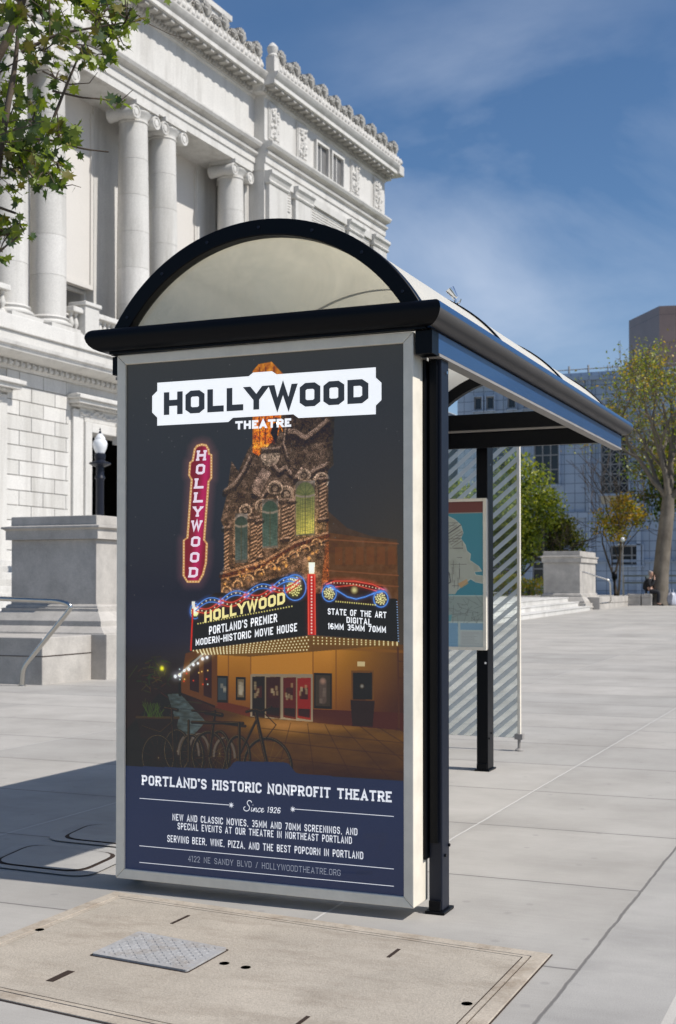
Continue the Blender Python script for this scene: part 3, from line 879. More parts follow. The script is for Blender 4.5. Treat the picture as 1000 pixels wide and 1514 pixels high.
def lay_text(mb, s, mapf, thick=0.16, gap=0.12, space=0.32, wf=0.8, slab=0.0, lift=0.0, mi=0, only=None):
    """lays s in a unit box (0..1, 0..1); mapf(s, t, lift) -> 3d point"""
    def W(c): return max(GL[c][0] * wf, 0) + thick if c != ' ' else space
    tot = sum(W(c) for c in s) + gap * (len(s) - 1)
    x = 0.0; h = thick / 2; k = 0; word = 0
    for c in s:
        if c == ' ': word += 1
        if c != ' ' and only in (None, word):
            w = GL[c][0] * wf
            strokes = [[(x + h + px * w, h + py * (1 - thick)) for px, py in st] for st in GL[c][1]]
            if slab:
                ends = []
                for st in strokes:
                    if st[0] == st[-1]: continue
                    for e, q in ((st[0], st[1]), (st[-1], st[-2])):
                        if abs(e[1] - q[1]) > abs(e[0] - q[0]) * 0.8: ends.append(e)
                for e in ends:
                    if e[1] < 0.25 or e[1] > 0.75:
                        yb = h * 0.8 if e[1] < 0.5 else 1 - h * 0.8
                        strokes.append([(e[0] - h - slab, yb), (e[0] + h + slab, yb)])
                if c in 'BDPR':
                    for yb in ((h * 0.8, 1 - h * 0.8) if c in 'BD' else (1 - h * 0.8,)):
                        strokes.append([(x - slab, yb), (x + h, yb)])
                if c in 'ELF':
                    strokes.append([(x - slab, 1 - h * .8), (x + 2 * h, 1 - h * .8)])
                    if c != 'F': strokes.append([(x - slab, h * .8), (x + 2 * h, h * .8)])
            n_plain = len(GL[c][1])
            for si, st in enumerate(strokes):
                hh = h
                if st is not strokes[0] and slab and len(st) == 2 and abs(st[0][1] - st[1][1]) < 1e-9 and abs(st[0][1] - 0.5) > 0.3: hh = h * 0.8
                Lr, Rr = poly_strip(st, hh)
                if si < n_plain: trim_ends(st, GL[c][1][si], Lr, Rr, h)
                k += 1
                lf = lift + (k % 8) * 0.00003
                vs = [mapf(p[0] / tot, p[1], lf) for p in Lr] + [mapf(p[0] / tot, p[1], lf) for p in Rr]
                n = len(Lr)
                mb.add(vs, [(i, i + 1, n + i + 1, n + i) for i in range(n - 1)], mi)
        x += W(c) + gap
    return mb

# ------------------------------------------------------------------ advertising panel
AX, AZ, AY = -2.772, 2.077, 4.37       # poster origin: left, top, front plane of its frame
PW, PH = 1.190, 1.996
ad = thing('advertising_panel', 'tall advertising panel with a dark theatre poster in an ivory frame', 'advertising panel', (-2.18, 4.44, 0))
def ab(name, mb, mat, parent=ad, **k):
    return mb.build(name, mat, parent, shift=WORLD[ad.name], **k)
FX0, FX1, FZ0, FZ1 = -2.8105, -1.561, 0.045, 2.116
fw = 0.0385
def mitred(side):
    o = [(FX0, FZ0), (FX1, FZ0), (FX1, FZ1), (FX0, FZ1)]
    i = [(FX0 + fw, FZ0 + fw), (FX1 - fw, FZ0 + fw), (FX1 - fw, FZ1 - fw), (FX0 + fw, FZ1 - fw)]
    j = (side + 1) % 4
    e = 0.0006      # hairline mitre joints
    def sh_(p, q): 
        d = Vector((q[0] - p[0], q[1] - p[1])).normalized() * e
        return (p[0] + d.x, p[1] + d.y)
    q = [sh_(o[side], o[j]), sh_(o[j], o[side]), sh_(i[j], i[side]), sh_(i[side], i[j])]
    return MB().prism(q, lambda p, t: (p[0], t, p[1]), AY, AY + 0.155)
for s in range(4):
    ab('frame', mitred(s), M_ALU, bevel=0.003)
m = MB(); m.box(FX0 + 0.01, AY + 0.02, FZ0 + 0.01, FX1 - 0.01, AY + 0.15, FZ1 - 0.01); ab('backing_box', m, M_BLACK)
def PP(a, b, lift=0.0):
    """poster metres from its top left -> point on the poster face"""
    return (AX + a, AY + 0.010 - lift, AZ - b)

# printed picture, laid down as ink colours on a fine grid
POSTER_GAIN = 0.82
NX, NY = 440, 740
gx = (np.arange(NX) + 0.5) / NX * PW
gy = (np.arange(NY) + 0.5) / NY * PH
GXX, GYY = np.meshgrid(gx, gy)
rng = np.random.default_rng(7)
def vnoise(scale_x, scale_y=None, seed=0, octaves=4):
    scale_y = scale_y or scale_x
    out = np.zeros_like(GXX); amp = 1.0; tot = 0
    r = np.random.default_rng(seed)
    for o in range(octaves):
        nx = int(PW / scale_x * 2 ** o) + 3; ny = int(PH / scale_y * 2 ** o) + 3
        t = r.random((ny, nx))
        x = GXX / PW * (nx - 2); y = GYY / PH * (ny - 2)
        ix = x.astype(int); iy = y.astype(int); fx = x - ix; fy = y - iy
        fx = fx * fx * (3 - 2 * fx); fy = fy * fy * (3 - 2 * fy)
        out += amp * ((t[iy, ix] * (1 - fx) + t[iy, ix + 1] * fx) * (1 - fy) + (t[iy + 1, ix] * (1 - fx) + t[iy + 1, ix + 1] * fx) * fy)
        tot += amp; amp *= 0.55
    return out / tot
IMG = np.zeros((NY, NX, 3))
def lay(mask, col):
    global IMG
    c = np.asarray(col, float)
    IMG = IMG * (1 - mask[..., None]) + (c if c.ndim == 3 else c[None, None, :]) * mask[..., None]
def glow(mask, col):
    global IMG
    IMG = IMG + mask[..., None] * np.asarray(col, float)[None, None, :]
SS = [(-.25, -.25), (.25, -.25), (-.25, .25), (.25, .25)]
def poly_mask(pts):
    xs = [p[0] for p in pts]; ys = [p[1] for p in pts]
    j0 = max(0, int(min(xs) / PW * NX) - 1); j1 = min(NX, int(max(xs) / PW * NX) + 2)
    i0 = max(0, int(min(ys) / PH * NY) - 1); i1 = min(NY, int(max(ys) / PH * NY) + 2)
    M = np.zeros((NY, NX))
    if j1 <= j0 or i1 <= i0: return M
    X = GXX[i0:i1, j0:j1]; Y = GYY[i0:i1, j0:j1]
    for dx, dy in SS:
        x = X + dx * PW / NX; y = Y + dy * PH / NY
        ins = np.zeros(x.shape, bool)
        n = len(pts)
        for k in range(n):
            (xa, ya), (xb, yb) = pts[k], pts[(k + 1) % n]
            if ya == yb: continue
            c = ((ya > y) != (yb > y)) & (x < (xb - xa) * (y - ya) / (yb - ya) + xa)
            ins ^= c
        M[i0:i1, j0:j1] += ins * 0.25
    return M
def seg_mask(pts, w, soft=0.0015):
    D = np.full((NY, NX), 9.0)
    for (xa, ya), (xb, yb) in zip(pts[:-1], pts[1:]):
        pad = w + soft * 3
        j0 = max(0, int((min(xa, xb) - pad) / PW * NX)); j1 = min(NX, int((max(xa, xb) + pad) / PW * NX) + 2)
        i0 = max(0, int((min(ya, yb) - pad) / PH * NY)); i1 = min(NY, int((max(ya, yb) + pad) / PH * NY) + 2)
        if j1 <= j0 or i1 <= i0: continue
        X = GXX[i0:i1, j0:j1]; Y = GYY[i0:i1, j0:j1]
        L2 = (xb - xa) ** 2 + (yb - ya) ** 2 + 1e-12
        t = np.clip(((X - xa) * (xb - xa) + (Y - ya) * (yb - ya)) / L2, 0, 1)
        d = np.hypot(X - xa - t * (xb - xa), Y - ya - t * (yb - ya))
        D[i0:i1, j0:j1] = np.minimum(D[i0:i1, j0:j1], d)
    return np.clip((w / 2 + soft - D) / (2 * soft), 0, 1)
def P_(pts, col, a=1.0): lay(poly_mask(pts) * a, col)
def S_(pts, w, col, a=1.0): lay(seg_mask(pts, w) * a, col)
def dot(x, y, r, col, gl=0.0):
    pad = r * (6 if gl else 2)
    d2 = ((GXX - x) ** 2 + (GYY - y) ** 2) / (r * r)
    lay(np.clip(1.35 - np.sqrt(d2), 0, 1), col)
    if gl: glow(np.exp(-d2 / 6) * gl, col)
def lerp(a, b, t): return (a[0] + (b[0] - a[0]) * t, a[1] + (b[1] - a[1]) * t)
def bil(q, s, t):
    return lerp(lerp(q[0], q[1], s), lerp(q[3], q[2], s), t)
def arcpts(cx, cy, rx, ry, a0, a1, n=14):
    return [(cx + rx * math.cos(R(a0 + (a1 - a0) * i / n)), cy + ry * math.sin(R(a0 + (a1 - a0) * i / n))) for i in range(n + 1)]
# night sky: charcoal above, navy lower left; brown glass-reflection haze painted in at right
t = np.clip(GYY / 1.1, 0, 1)[..., None]
IMG = np.array([56, 56, 57.]) * (1 - t) + np.array([28, 33, 54.]) * t
wR = (np.clip((GXX - 0.62) / 0.5, 0, 1) * np.clip((GYY - 0.2) / 0.6, 0, 1))[..., None]
IMG = IMG * (1 - wR * 0.75) + np.array([68, 59, 52.]) * wR * 0.75
wB = (np.clip((GYY - 1.08) / 0.3, 0, 1))[..., None]
IMG = IMG * (1 - wB) + np.array([34, 25, 20.]) * wB
# ornate tower, dark stone
orn = vnoise(0.030, 0.022, 1, 3); orn2 = vnoise(0.012, 0.012, 2, 2)
def stone(base, amp=34):
    return np.array(base, float)[None, None, :] + (((orn - 0.5) * 1.6 + (orn2 - 0.5) * 1.3) * amp)[..., None] * np.array([1, .95, .9])
body = [(0.70, 0.235), (0.885, 0.235), (0.895, 0.43), (0.872, 0.45), (0.876, 0.72), (0.88, 0.93), (0.82, 0.93), (0.80, 0.89), (0.425, 0.95), (0.425, 0.855), (0.44, 0.81), (0.438, 0.655), (0.424, 0.628), (0.448, 0.535), (0.431, 0.515), (0.455, 0.495), (0.470, 0.40), (0.50, 0.44), (0.54, 0.36), (0.565, 0.33), (0.57, 0.235)]
P_(body, stone((70, 61, 57)))
P_([(0.70, 0.235), (0.90, 0.235), (0.895, 0.34), (0.70, 0.36)], stone((50, 43, 41), 14))
P_([(0.872, 0.60), (0.95, 0.665), (1.04, 0.695), (1.145, 0.71), (1.15, 0.95), (0.842, 0.90)], stone((84, 54, 40), 12), 0.55)
P_([(0.872, 0.68), (1.145, 0.72), (1.15, 0.95), (0.842, 0.90)], stone((104, 62, 38), 16), 0.6)
for k in range(6):
    P_([(0.90 + k * 0.042, 0.735), (0.93 + k * 0.042, 0.735), (0.93 + k * 0.042, 0.80), (0.90 + k * 0.042, 0.80)], (112, 62, 38), 0.55)
for y in (0.705, 0.82, 0.86): S_([(0.86, y), (1.15, y + 0.02)], 0.004, (140, 82, 56), 0.7)
# lit orange lantern behind the title
P_([(0.560, 0.06), (0.585, 0.035), (0.64, 0.03), (0.69, 0.08), (0.68, 0.25), (0.668, 0.31), (0.63, 0.345), (0.585, 0.385), (0.560, 0.37)], stone((186, 108, 24), 70))
for x in (0.59, 0.615, 0.65): S_([(x, 0.05), (x, 0.34)], 0.005, (92, 44, 10), 0.8)
P_([(0.635, 0.30), (0.655, 0.24), (0.675, 0.25), (0.665, 0.30), (0.66, 0.34)], (30, 24, 26))
S_(arcpts(0.655, 0.33, 0.035, 0.07, 180, 330), 0.004, (196, 118, 30))
# sculpted gables and volutes
def ridge(pts, w=0.012, hi=(150, 138, 132), lo=(36, 30, 30)):
    S_([(x, y + w * 0.9) for x, y in pts], w * 1.3, lo, 0.75); S_(pts, w * .8, (86, 76, 72), .8)
    for f in (-.35, -.05, .22): S_([(x, y + w * f) for x, y in pts], w * 0.13, hi if f < 0 else (116, 104, 98), 0.75)
ridge([(0.70, 0.295), (0.74, 0.30), (0.78, 0.325), (0.82, 0.30), (0.87, 0.262)], 0.022)
ridge([(0.70, 0.275), (0.69, 0.34), (0.71, 0.40)], 0.014)
P_(arcpts(0.635, 0.378, 0.04, 0.05, 0, 180) + [(0.60, 0.36), (0.67, 0.36)], stone((120, 112, 105), 40))
ridge([(0.598, 0.358), (0.672, 0.358)], 0.012)
ridge([(0.645, 0.415), (0.67, 0.445), (0.70, 0.43), (0.722, 0.455)], 0.016)
ridge([(0.74, 0.47), (0.765, 0.44), (0.79, 0.46), (0.83, 0.44), (0.868, 0.425)], 0.016)
ridge([(0.44, 0.512), (0.48, 0.49), (0.52, 0.44), (0.55, 0.385)], 0.016)
P_([(0.555, 0.50), (0.60, 0.43), (0.64, 0.45), (0.59, 0.53)], stone((112, 101, 97), 50))
ridge([(0.56, 0.52), (0.60, 0.54), (0.63, 0.50)], 0.014)
for cx, cy, rr in ((0.70, 0.535, 0.036), (0.845, 0.485, 0.03), (0.60, 0.575, 0.028), (0.655, 0.51, 0.03), (0.53, 0.59, 0.025), (0.775, 0.465, 0.025)):
    P_(arcpts(cx, cy, rr, rr * 0.9, 0, 360, 20), stone((92, 84, 78), 60)); S_(arcpts(cx, cy, rr, rr * 0.9, 150, 400, 18), 0.006, (142, 131, 122))
    S_(arcpts(cx, cy, rr * 0.5, rr * 0.45, 0, 360, 12), 0.005, (44, 37, 36))
# arched lit windows
def window(cx, w, y0, y1, glass, glass2):
    top = arcpts(cx, y0 + w * 0.55, w * 0.5, w * 0.55, 180, 360)
    P_(arcpts(cx, y0 + w * 0.55, w * 0.66, w * 0.75, 180, 360) + [(cx + w * .62, y1 + 0.01), (cx - w * .62, y1 + 0.015)], stone((96, 86, 78), 50))
    tt = np.clip((GYY - y0) / (y1 - y0), 0, 1)[..., None]
    g_ = np.array(glass, float) * (1 - tt) + np.array(glass2, float) * tt
    g_ = g_ * (0.82 + 0.3 * vnoise(0.02, 0.02, 5, 2))[..., None]
    P_(top + [(cx + w * .46, y1), (cx - w * .46, y1 + 0.004)], g_)
    yb = y0 + w * 0.62
    S_([(cx - w * .5, yb), (cx - w * .2, yb + 0.006), (cx + w * .2, yb + 0.006), (cx + w * .5, yb)], 0.008, (128, 118, 104))
    for a in (200, 235, 270, 305, 340):
        S_([(cx, yb), (cx + w * .5 * math.cos(R(a)), yb + w * .5 * math.sin(R(a)))], 0.002, (56, 70, 54), 0.7)
    for i in range(-3, 4):
        S_([(cx + i * w * .13, yb + 0.01), (cx + i * w * .13, y1)], 0.0016, (44, 58, 50), 0.55)
    for i in range(10):
        yy = yb + 0.012 + (y1 - yb) * i / 10
        S_([(cx - w * .45, yy), (cx + w * .45, yy + 0.012)], 0.0014, (44, 58, 50), 0.45); S_([(cx - w * .45, yy + 0.012), (cx + w * .45, yy)], 0.0014, (44, 58, 50), 0.45)
    S_([(cx, yb), (cx, y1)], 0.004, (70, 66, 50), 0.8)
window(0.512, 0.054, 0.612, 0.776, (58, 68, 62), (84, 96, 96))
window(0.634, 0.064, 0.556, 0.725, (60, 76, 66), (86, 106, 98))
window(0.780, 0.078, 0.490, 0.682, (86, 92, 64), (178, 166, 84))
glow(np.exp(-(((GXX - .80) / .05) ** 2 + ((GYY - .65) / .05) ** 2)) * .25, (150, 140, 40))
# twisted columns between them
for cx, y0, y1, w in ((0.448, 0.655, 0.815, 0.020), (0.567, 0.62, 0.80, 0.028), (0.590, 0.63, 0.77, 0.018), (0.70, 0.555, 0.70, 0.030), (0.725, 0.56, 0.72, 0.018), (0.852, 0.48, 0.63, 0.026)):
    P_([(cx - w / 2, y0), (cx + w / 2, y0), (cx + w / 2, y1), (cx - w / 2, y1)], (84, 73, 66))
    k = y0
    while k < y1 - 0.01:
        S_([(cx - w / 2, k + 0.012), (cx + w / 2, k)], 0.004, (140, 124, 112), 0.9); S_([(cx - w / 2, k + 0.018), (cx + w / 2, k + 0.006)], 0.004, (40, 32, 30), 0.8)
        k += 0.014
    ridge([(cx - w * .8, y0), (cx + w * .8, y0 - 0.004)], 0.010); ridge([(cx - w * .7, y1), (cx + w * .7, y1 - 0.004)], 0.009)
ridge([(0.424, 0.830), (0.60, 0.790), (0.74, 0.715), (0.872, 0.68)], 0.012, (176, 146, 120), (60, 34, 22))
ridge([(0.425, 0.852), (0.62, 0.812), (0.76, 0.74), (0.872, 0.705)], 0.006, (146, 106, 76))
for k in range(9):
    c = (0.45 + k * 0.047, 0.90 - k * 0.022)
    S_(arcpts(c[0], c[1], 0.02, 0.02, 180, 360, 10), 0.006, (150, 132, 108), .9); dot(c[0], c[1], 0.007, (106, 88, 70))
for k in range(30):
    a, b_ = rng.random(2); dot(0.44 + a * 0.42, 0.83 + b_ * 0.05 - a * 0.12, 0.004 + 0.004 * rng.random(), (126 + 40 * b_, 104 + 30 * b_, 84), 0)
# chiselled detail over all the stonework
tow = poly_mask(body)
fine = vnoise(0.007, 0.006, 61, 2); mid = vnoise(0.02, 0.012, 62, 2)
curl = np.sin((GXX * 210 + 9 * vnoise(.03, .03, 63, 3) * 6.28)) * np.sin((GYY * 260 + 9 * vnoise(.03, .03, 64, 3) * 6.28))
keep_ = 1 - np.clip(poly_mask([(0.485, .60), (.54, .60), (.54, .79), (.485, .79)]) + poly_mask([(0.60, .55), (.668, .55), (.668, .735), (.60, .735)]) + poly_mask([(0.74, .485), (.82, .485), (.82, .69), (.74, .69)]), 0, 1) * .8
det = (0.52 + 0.62 * fine + 0.38 * curl * mid + .12 * curl)
wt = (tow * keep_ * (1 - .8 * np.clip((GXX - .87) / .02, 0, 1)))[..., None]
warm_ = (0.35 + np.clip((GYY - .45) / .4, 0, 1) * .65)[..., None]
IMG = IMG * (1 - wt) + IMG * det[..., None] * wt * (np.array([1.22, 1.17, 1.14]) * (1 - warm_) + np.array([1.75, 1.42, 1.12]) * warm_)
# vertical sign
vs_ = [(0.305, 0.345), (0.318, 0.331), (0.340, 0.326), (0.362, 0.331), (0.374, 0.350), (0.376, 0.366), (0.387, 0.372), (0.387, 0.462), (0.375, 0.476), (0.356, 0.700), (0.368, 0.714), (0.364, 0.790), (0.351, 0.835), (0.330, 0.866), (0.276, 0.866), (0.256, 0.838), (0.257, 0.700), (0.273, 0.690), (0.291, 0.465), (0.280, 0.448), (0.284, 0.398), (0.296, 0.390)]
glow(seg_mask(vs_ + vs_[:1], 0.03, 0.02) * 0.35, (150, 60, 50))
P_(vs_, (206, 150, 92))
cx_ = sum(p[0] for p in vs_) / len(vs_); 
ins = []
for i, p in enumerate(vs_):
    a, b_ = Vector(vs_[i - 1]), Vector(vs_[(i + 1) % len(vs_)])
    d = (b_ - a).normalized(); ins.append((p[0] - d.y * 0.010, p[1] + d.x * 0.010))
P_(ins, (122, 14, 48))
for i in range(len(vs_)):
    a, b_ = vs_[i], vs_[(i + 1) % len(vs_)]
    n_ = max(1, int(math.dist(a, b_) / 0.011))
    for k in range(n_):
        q = lerp(a, b_, k / n_); j = lerp(ins[i], ins[(i + 1) % len(vs_)], k / n_)
        dot((q[0] + j[0]) / 2, (q[1] + j[1]) / 2, 0.0026, (250, 226, 170))
glow(poly_mask(ins) * np.exp(-((GXX - (0.41 - 0.118 * GYY)) / .022) ** 2) * 0.5, (120, 40, 80))
# marquee
glow(np.exp(-(((GXX - .72) / .34) ** 2 + ((GYY - 1.15) / .10) ** 2)) * 0.75, (96, 66, 28))
MLq = [(0.297, 0.985), (0.792, 0.900), (0.788, 1.062), (0.292, 1.128)]
MRq = [(0.822, 0.905), (1.145, 0.925), (1.150, 1.080), (0.824, 1.060)]
# lower facade, street, pavement
wall = [(0.405, 1.13), (0.80, 1.08), (1.19, 1.09), (1.19, 1.39), (0.80, 1.385), (0.55, 1.37), (0.40, 1.335)]
tt = np.clip((GYY - 1.10) / 0.27, 0, 1)[..., None]
wcol = np.array([182, 120, 50.]) * (1 - tt) + np.array([104, 60, 28.]) * tt
wcol = wcol * (0.93 + 0.14 * vnoise(0.2, 0.2, 9, 4))[..., None]
wcol = wcol * (1 - 0.55 * np.clip((GXX - 0.88) / 0.3, 0, 1)[..., None])
P_(wall, wcol)
P_([(0.55, 1.10), (0.81, 1.085), (0.81, 1.21), (0.55, 1.215)], (176, 116, 50), 0.75)
for x in (0.458, 0.553, 0.812, 0.905): S_([(x, 1.10), (x, 1.36)], 0.004, (92, 54, 22), 0.7)
S_([(0.82, 1.105), (1.17, 1.115)], 0.010, (120, 76, 34), 0.8)
P_([(0.40, 1.315), (0.55, 1.34), (0.55, 1.375), (0.40, 1.345)], (84, 40, 24)); P_([(0.81, 1.335), (1.19, 1.335), (1.19, 1.40), (0.81, 1.39)], (66, 34, 24))
P_([(0.552, 1.212), (0.812, 1.205), (0.812, 1.383), (0.552, 1.373)], (128, 112, 92))
for k, (x0, x1) in enumerate(((0.560, 0.612), (0.618, 0.677), (0.690, 0.742), (0.748, 0.803))):
    P_([(x0, 1.222), (x1, 1.219), (x1, 1.376), (x0, 1.370)], ((30, 24, 22), (48, 26, 20), (78, 28, 18), (124, 32, 22))[k])
    P_([(x0 + .01, 1.26), (x1 - .012, 1.256), (x1 - .012, 1.30), (x0 + .01, 1.30)], (54, 30, 24))
    for j in range(5):
        a, b_ = rng.random(2); px = x0 + .006 + a * (x1 - x0 - .022); py = 1.232 + b_ * 0.06
        P_([(px, py), (px + .010, py), (px + .010, py + .018), (px, py + .018)], (150, 132, 104), .6)
    P_([(x0 + .004, 1.335), (x1 - .004, 1.335), (x1 - .004, 1.368), (x0 + .004, 1.362)], (24, 18, 18), .8)
def poster(x0, y0, x1, y1, c, blocks):
    P_([(x0, y0), (x1, y0), (x1, y1), (x0, y1)], (26, 22, 22)); P_([(x0 + .007, y0 + .008), (x1 - .007, y0 + .008), (x1 - .007, y1 - .01), (x0 + .007, y1 - .01)], c)
    for j in range(blocks):
        a, b_ = rng.random(2)
        P_([(x0 + .01 + a * (x1 - x0 - .03), y0 + .015 + b_ * (y1 - y0 - .05))] * 1 + [(x0 + .022 + a * (x1 - x0 - .03), y0 + .015 + b_ * (y1 - y0 - .05)), (x0 + .022 + a * (x1 - x0 - .03), y0 + .033 + b_ * (y1 - y0 - .05)), (x0 + .01 + a * (x1 - x0 - .03), y0 + .033 + b_ * (y1 - y0 - .05))], (150, 138, 118), .5)
poster(0.406, 1.222, 0.456, 1.325, (48, 58, 66), 3); poster(0.489, 1.225, 0.532, 1.312, (96, 82, 66), 14); poster(0.815, 1.200, 0.889, 1.333, (52, 46, 46), 3)
S_([(0.852, 1.235), (0.852, 1.30)], 0.03, (86, 70, 66), .7); dot(0.852, 1.23, 0.012, (140, 106, 90))
P_([(0.965, 1.188), (1.055, 1.186), (1.055, 1.30), (0.965, 1.30)], (96, 62, 32)); P_([(0.972, 1.196), (1.048, 1.194), (1.048, 1.292), (0.972, 1.294)], (26, 20, 20))
P_([(0.962, 1.296), (1.058, 1.296), (1.05, 1.39), (0.97, 1.39)], (36, 22, 18)); dot(1.008, 1.244, 0.008, (120, 116, 108)); P_([(0.99, 1.155), (1.02, 1.155), (1.02, 1.172), (0.99, 1.172)], (190, 168, 122))
S_([(1.148, 1.10), (1.152, 1.39)], 0.006, (70, 42, 20))
for y in (1.15, 1.21, 1.27): S_([(1.152, y), (1.19, y)], 0.003, (60, 36, 18))
walk = [(0.0, 1.45), (0.15, 1.30), (0.24, 1.29), (0.40, 1.345), (0.55, 1.375), (0.81, 1.385), (1.19, 1.40), (1.19, 1.60), (0.0, 1.60)]
sc = np.array([98, 66, 38.])[None, None, :] * (0.75 + 0.5 * vnoise(0.12, 0.03, 12, 4))[..., None]
P_(walk, sc * (1 - 0.5 * np.clip((GYY - 1.4) / .2, 0, 1)[..., None]) * (1 - .75 * np.clip((.62 - GXX) / .4, 0, 1)[..., None]))
glow(np.exp(-(((GXX - .68) / .16) ** 2 + ((GYY - 1.40) / .03) ** 2)) * 0.6, (90, 62, 30))
for k in range(7): S_([(0.72 + k * .07, 1.39), (0.66 + k * .16, 1.60)], 0.0025, (44, 28, 18), .7)
for y in (1.425, 1.47, 1.53): S_([(0.60, y - .01), (1.19, y + .02)], 0.0025, (44, 28, 18), .7)
# street at the left
P_([(0.19, 1.30), (0.245, 1.295), (0.36, 1.40), (0.30, 1.46), (0.24, 1.44)], np.array([74, 92, 98.])[None, None, :] * (0.55 + 0.8 * vnoise(.03, .012, 33, 3))[..., None], .75)
for y in (1.32, 1.35, 1.38, 1.41): S_([(0.20, y), (0.34, y + .01)], 0.004, (44, 54, 60), .7)
P_([(0.27, 1.14), (0.41, 1.10), (0.41, 1.34), (0.245, 1.29)], (86, 52, 28)); P_([(0.29, 1.17), (0.33, 1.15), (0.33, 1.29), (0.29, 1.28)], (40, 26, 20)); P_([(0.35, 1.15), (0.385, 1.14), (0.385, 1.31), (0.35, 1.30)], (44, 26, 20))
S_([(0.385, 1.11), (0.24, 1.225)], 0.008, (150, 150, 140), .8)
for k in range(9):
    q = lerp((0.385, 1.135), (0.225, 1.23), k / 8); dot(q[0], q[1] + .006 * (k % 2), 0.0055 + (k % 3) * .001, (236, 240, 232), .25)
for k in range(14):
    a, b_ = rng.random(2); dot(0.24 + a * .14, 1.20 + b_ * .07, 0.003, ((230, 60, 40), (250, 200, 110), (200, 220, 210))[k % 3], .1)
for k in range(60):
    a, b_ = rng.normal(size=2); x, y = 0.13 + a * .035, 1.22 + b_ * .04
    S_([(x, y), (x + .02 * rng.normal(), y + .015 * abs(rng.normal()))], 0.003, (30 + 20 * (k % 3), 44 + 18 * (k % 2), 22), .8)
dot(0.165, 1.20, 0.010, (196, 190, 40), .3)
S_([(0.245, 1.26), (0.246, 1.30)], 0.012, (16, 16, 20)); 
P_([(0.05, 1.395), (0.24, 1.39), (0.22, 1.47), (0.07, 1.48)], (30, 20, 20)); S_([(0.05, 1.395), (0.24, 1.39)], 0.010, (54, 44, 32))
for k in range(26):
    x = 0.14 + .02 * rng.normal(); S_([(x, 1.39), (x + .03 * rng.normal(), 1.33 + .02 * rng.random())], 0.003, (50, 72, 34), .8)
# bicycles and rack
def wheel(cx, cy, rx, ry, c=(14, 12, 12), hi=(140, 122, 104)):
    E_ = arcpts(cx, cy, rx, ry, 0, 360, 36); S_(E_, 0.011, c); S_([(x - .003, y - .003) for x, y in E_], 0.0022, hi, .6)
    for a in range(0, 360, 24): S_([(cx, cy), (cx + rx * math.cos(R(a)), cy + ry * math.sin(R(a)))], 0.0014, (120, 108, 92), .35)
for cx, ry in ((0.285, .075), (0.33, .08), (0.44, .07)): S_(arcpts(cx, 1.53, .045, ry, 180, 360, 20), 0.010, (92, 84, 82), .8); S_(arcpts(cx + .01, 1.53, .045, ry, 180, 360, 20), 0.004, (30, 24, 24))
wheel(0.235, 1.52, 0.055, 0.08); wheel(0.42, 1.52, 0.045, 0.085); wheel(0.30, 1.54, 0.05, 0.085); wheel(0.375, 1.53, 0.072, 0.090); wheel(0.625, 1.560, 0.100, 0.108); wheel(0.15, 1.55, 0.07, 0.085); wheel(0.50, 1.53, 0.05, 0.08)
bk = (22, 16, 15)
for pl, w in (([(0.375, 1.53), (0.40, 1.36)], .012), ([(0.40, 1.40), (0.53, 1.41)], .010), ([(0.625, 1.56), (0.575, 1.36)], .014), ([(0.575, 1.39), (0.50, 1.53)], .010), ([(0.535, 1.355), (0.575, 1.345), (0.60, 1.352), (0.64, 1.335)], .010),
              ([(0.30, 1.405), (0.52, 1.40)], .012), ([(0.285, 1.40), (0.285, 1.56)], .010), ([(0.505, 1.40), (0.505, 1.56)], .012), ([(0.36, 1.365), (0.43, 1.372)], .016), ([(0.18, 1.355), (0.235, 1.36)], .012), ([(0.21, 1.36), (0.22, 1.56)], .010), ([(0.08, 1.43), (0.16, 1.45), (0.21, 1.41)], .009), ([(0.30, 1.36), (0.40, 1.365)], .008)):
    S_(pl, w, bk); S_([(x - w * .25, y - w * .2) for x, y in pl], w * .2, (112, 92, 74), .6)
S_([(0.60, 1.35), (0.66, 1.40), (0.62, 1.45)], 0.003, bk)
# marquee boards on top of the facade
P_(MLq, (22, 19, 19)); P_(MRq, (22, 19, 19))
P_([(0.292, 1.128), (0.80, 1.062), (1.150, 1.080), (1.15, 1.09), (0.81, 1.122), (0.552, 1.146), (0.38, 1.142)], (98, 66, 30))
for r_ in range(5):
    for k in range(34):
        s = (k + .5 * (r_ % 2)) / 34
        y0 = 1.128 + (1.066 - 1.128) * s; y1 = 1.142 + (1.115 - 1.142) * s
        dot(0.305 + s * 0.495 + .01 * r_ * (1 - s), y0 + (y1 - y0) * r_ / 4, 0.0030, (255, 240, 190), .05)
for r_ in range(3):
    for k in range(20):
        s = k / 19; dot(0.815 + s * 0.33, 1.068 + .014 * s + r_ * .012 * (1 - .6 * s), 0.0028, (255, 238, 180), .04)
def neon(pts, c, w=0.008):
    glow(seg_mask(pts, w * 3, 0.008) * 0.28, c); S_(pts, w, tuple(x * .75 for x in c)); S_(pts, w * .35, tuple(min(255, x * 1.25 + 40) for x in c))
P_([(0.300, 0.985), (0.31, 0.95), (0.40, 0.905), (0.50, 0.905), (0.60, 0.862), (0.72, 0.835), (0.785, 0.86), (0.792, 0.93), (0.30, 1.02)], (34, 26, 22))
for q, c, w in (((0.735, 0.880), (206, 190, 92), .042), ((0.312, 0.975), (206, 190, 92), .022)):
    P_(arcpts(q[0], q[1], w * .85, w, 0, 360, 24), (56, 52, 28))
    for k in range(46):
        a = k * 2.39996; r_ = math.sqrt(k / 46) * w * .85; dot(q[0] + r_ * math.cos(a) * .85, q[1] + r_ * math.sin(a), 0.0034, (250, 240, 150), .05)
red, blu = (216, 52, 40), (60, 110, 210)
base_ = lambda s: (0.315 + s * 0.44, 0.965 - s * 0.105)
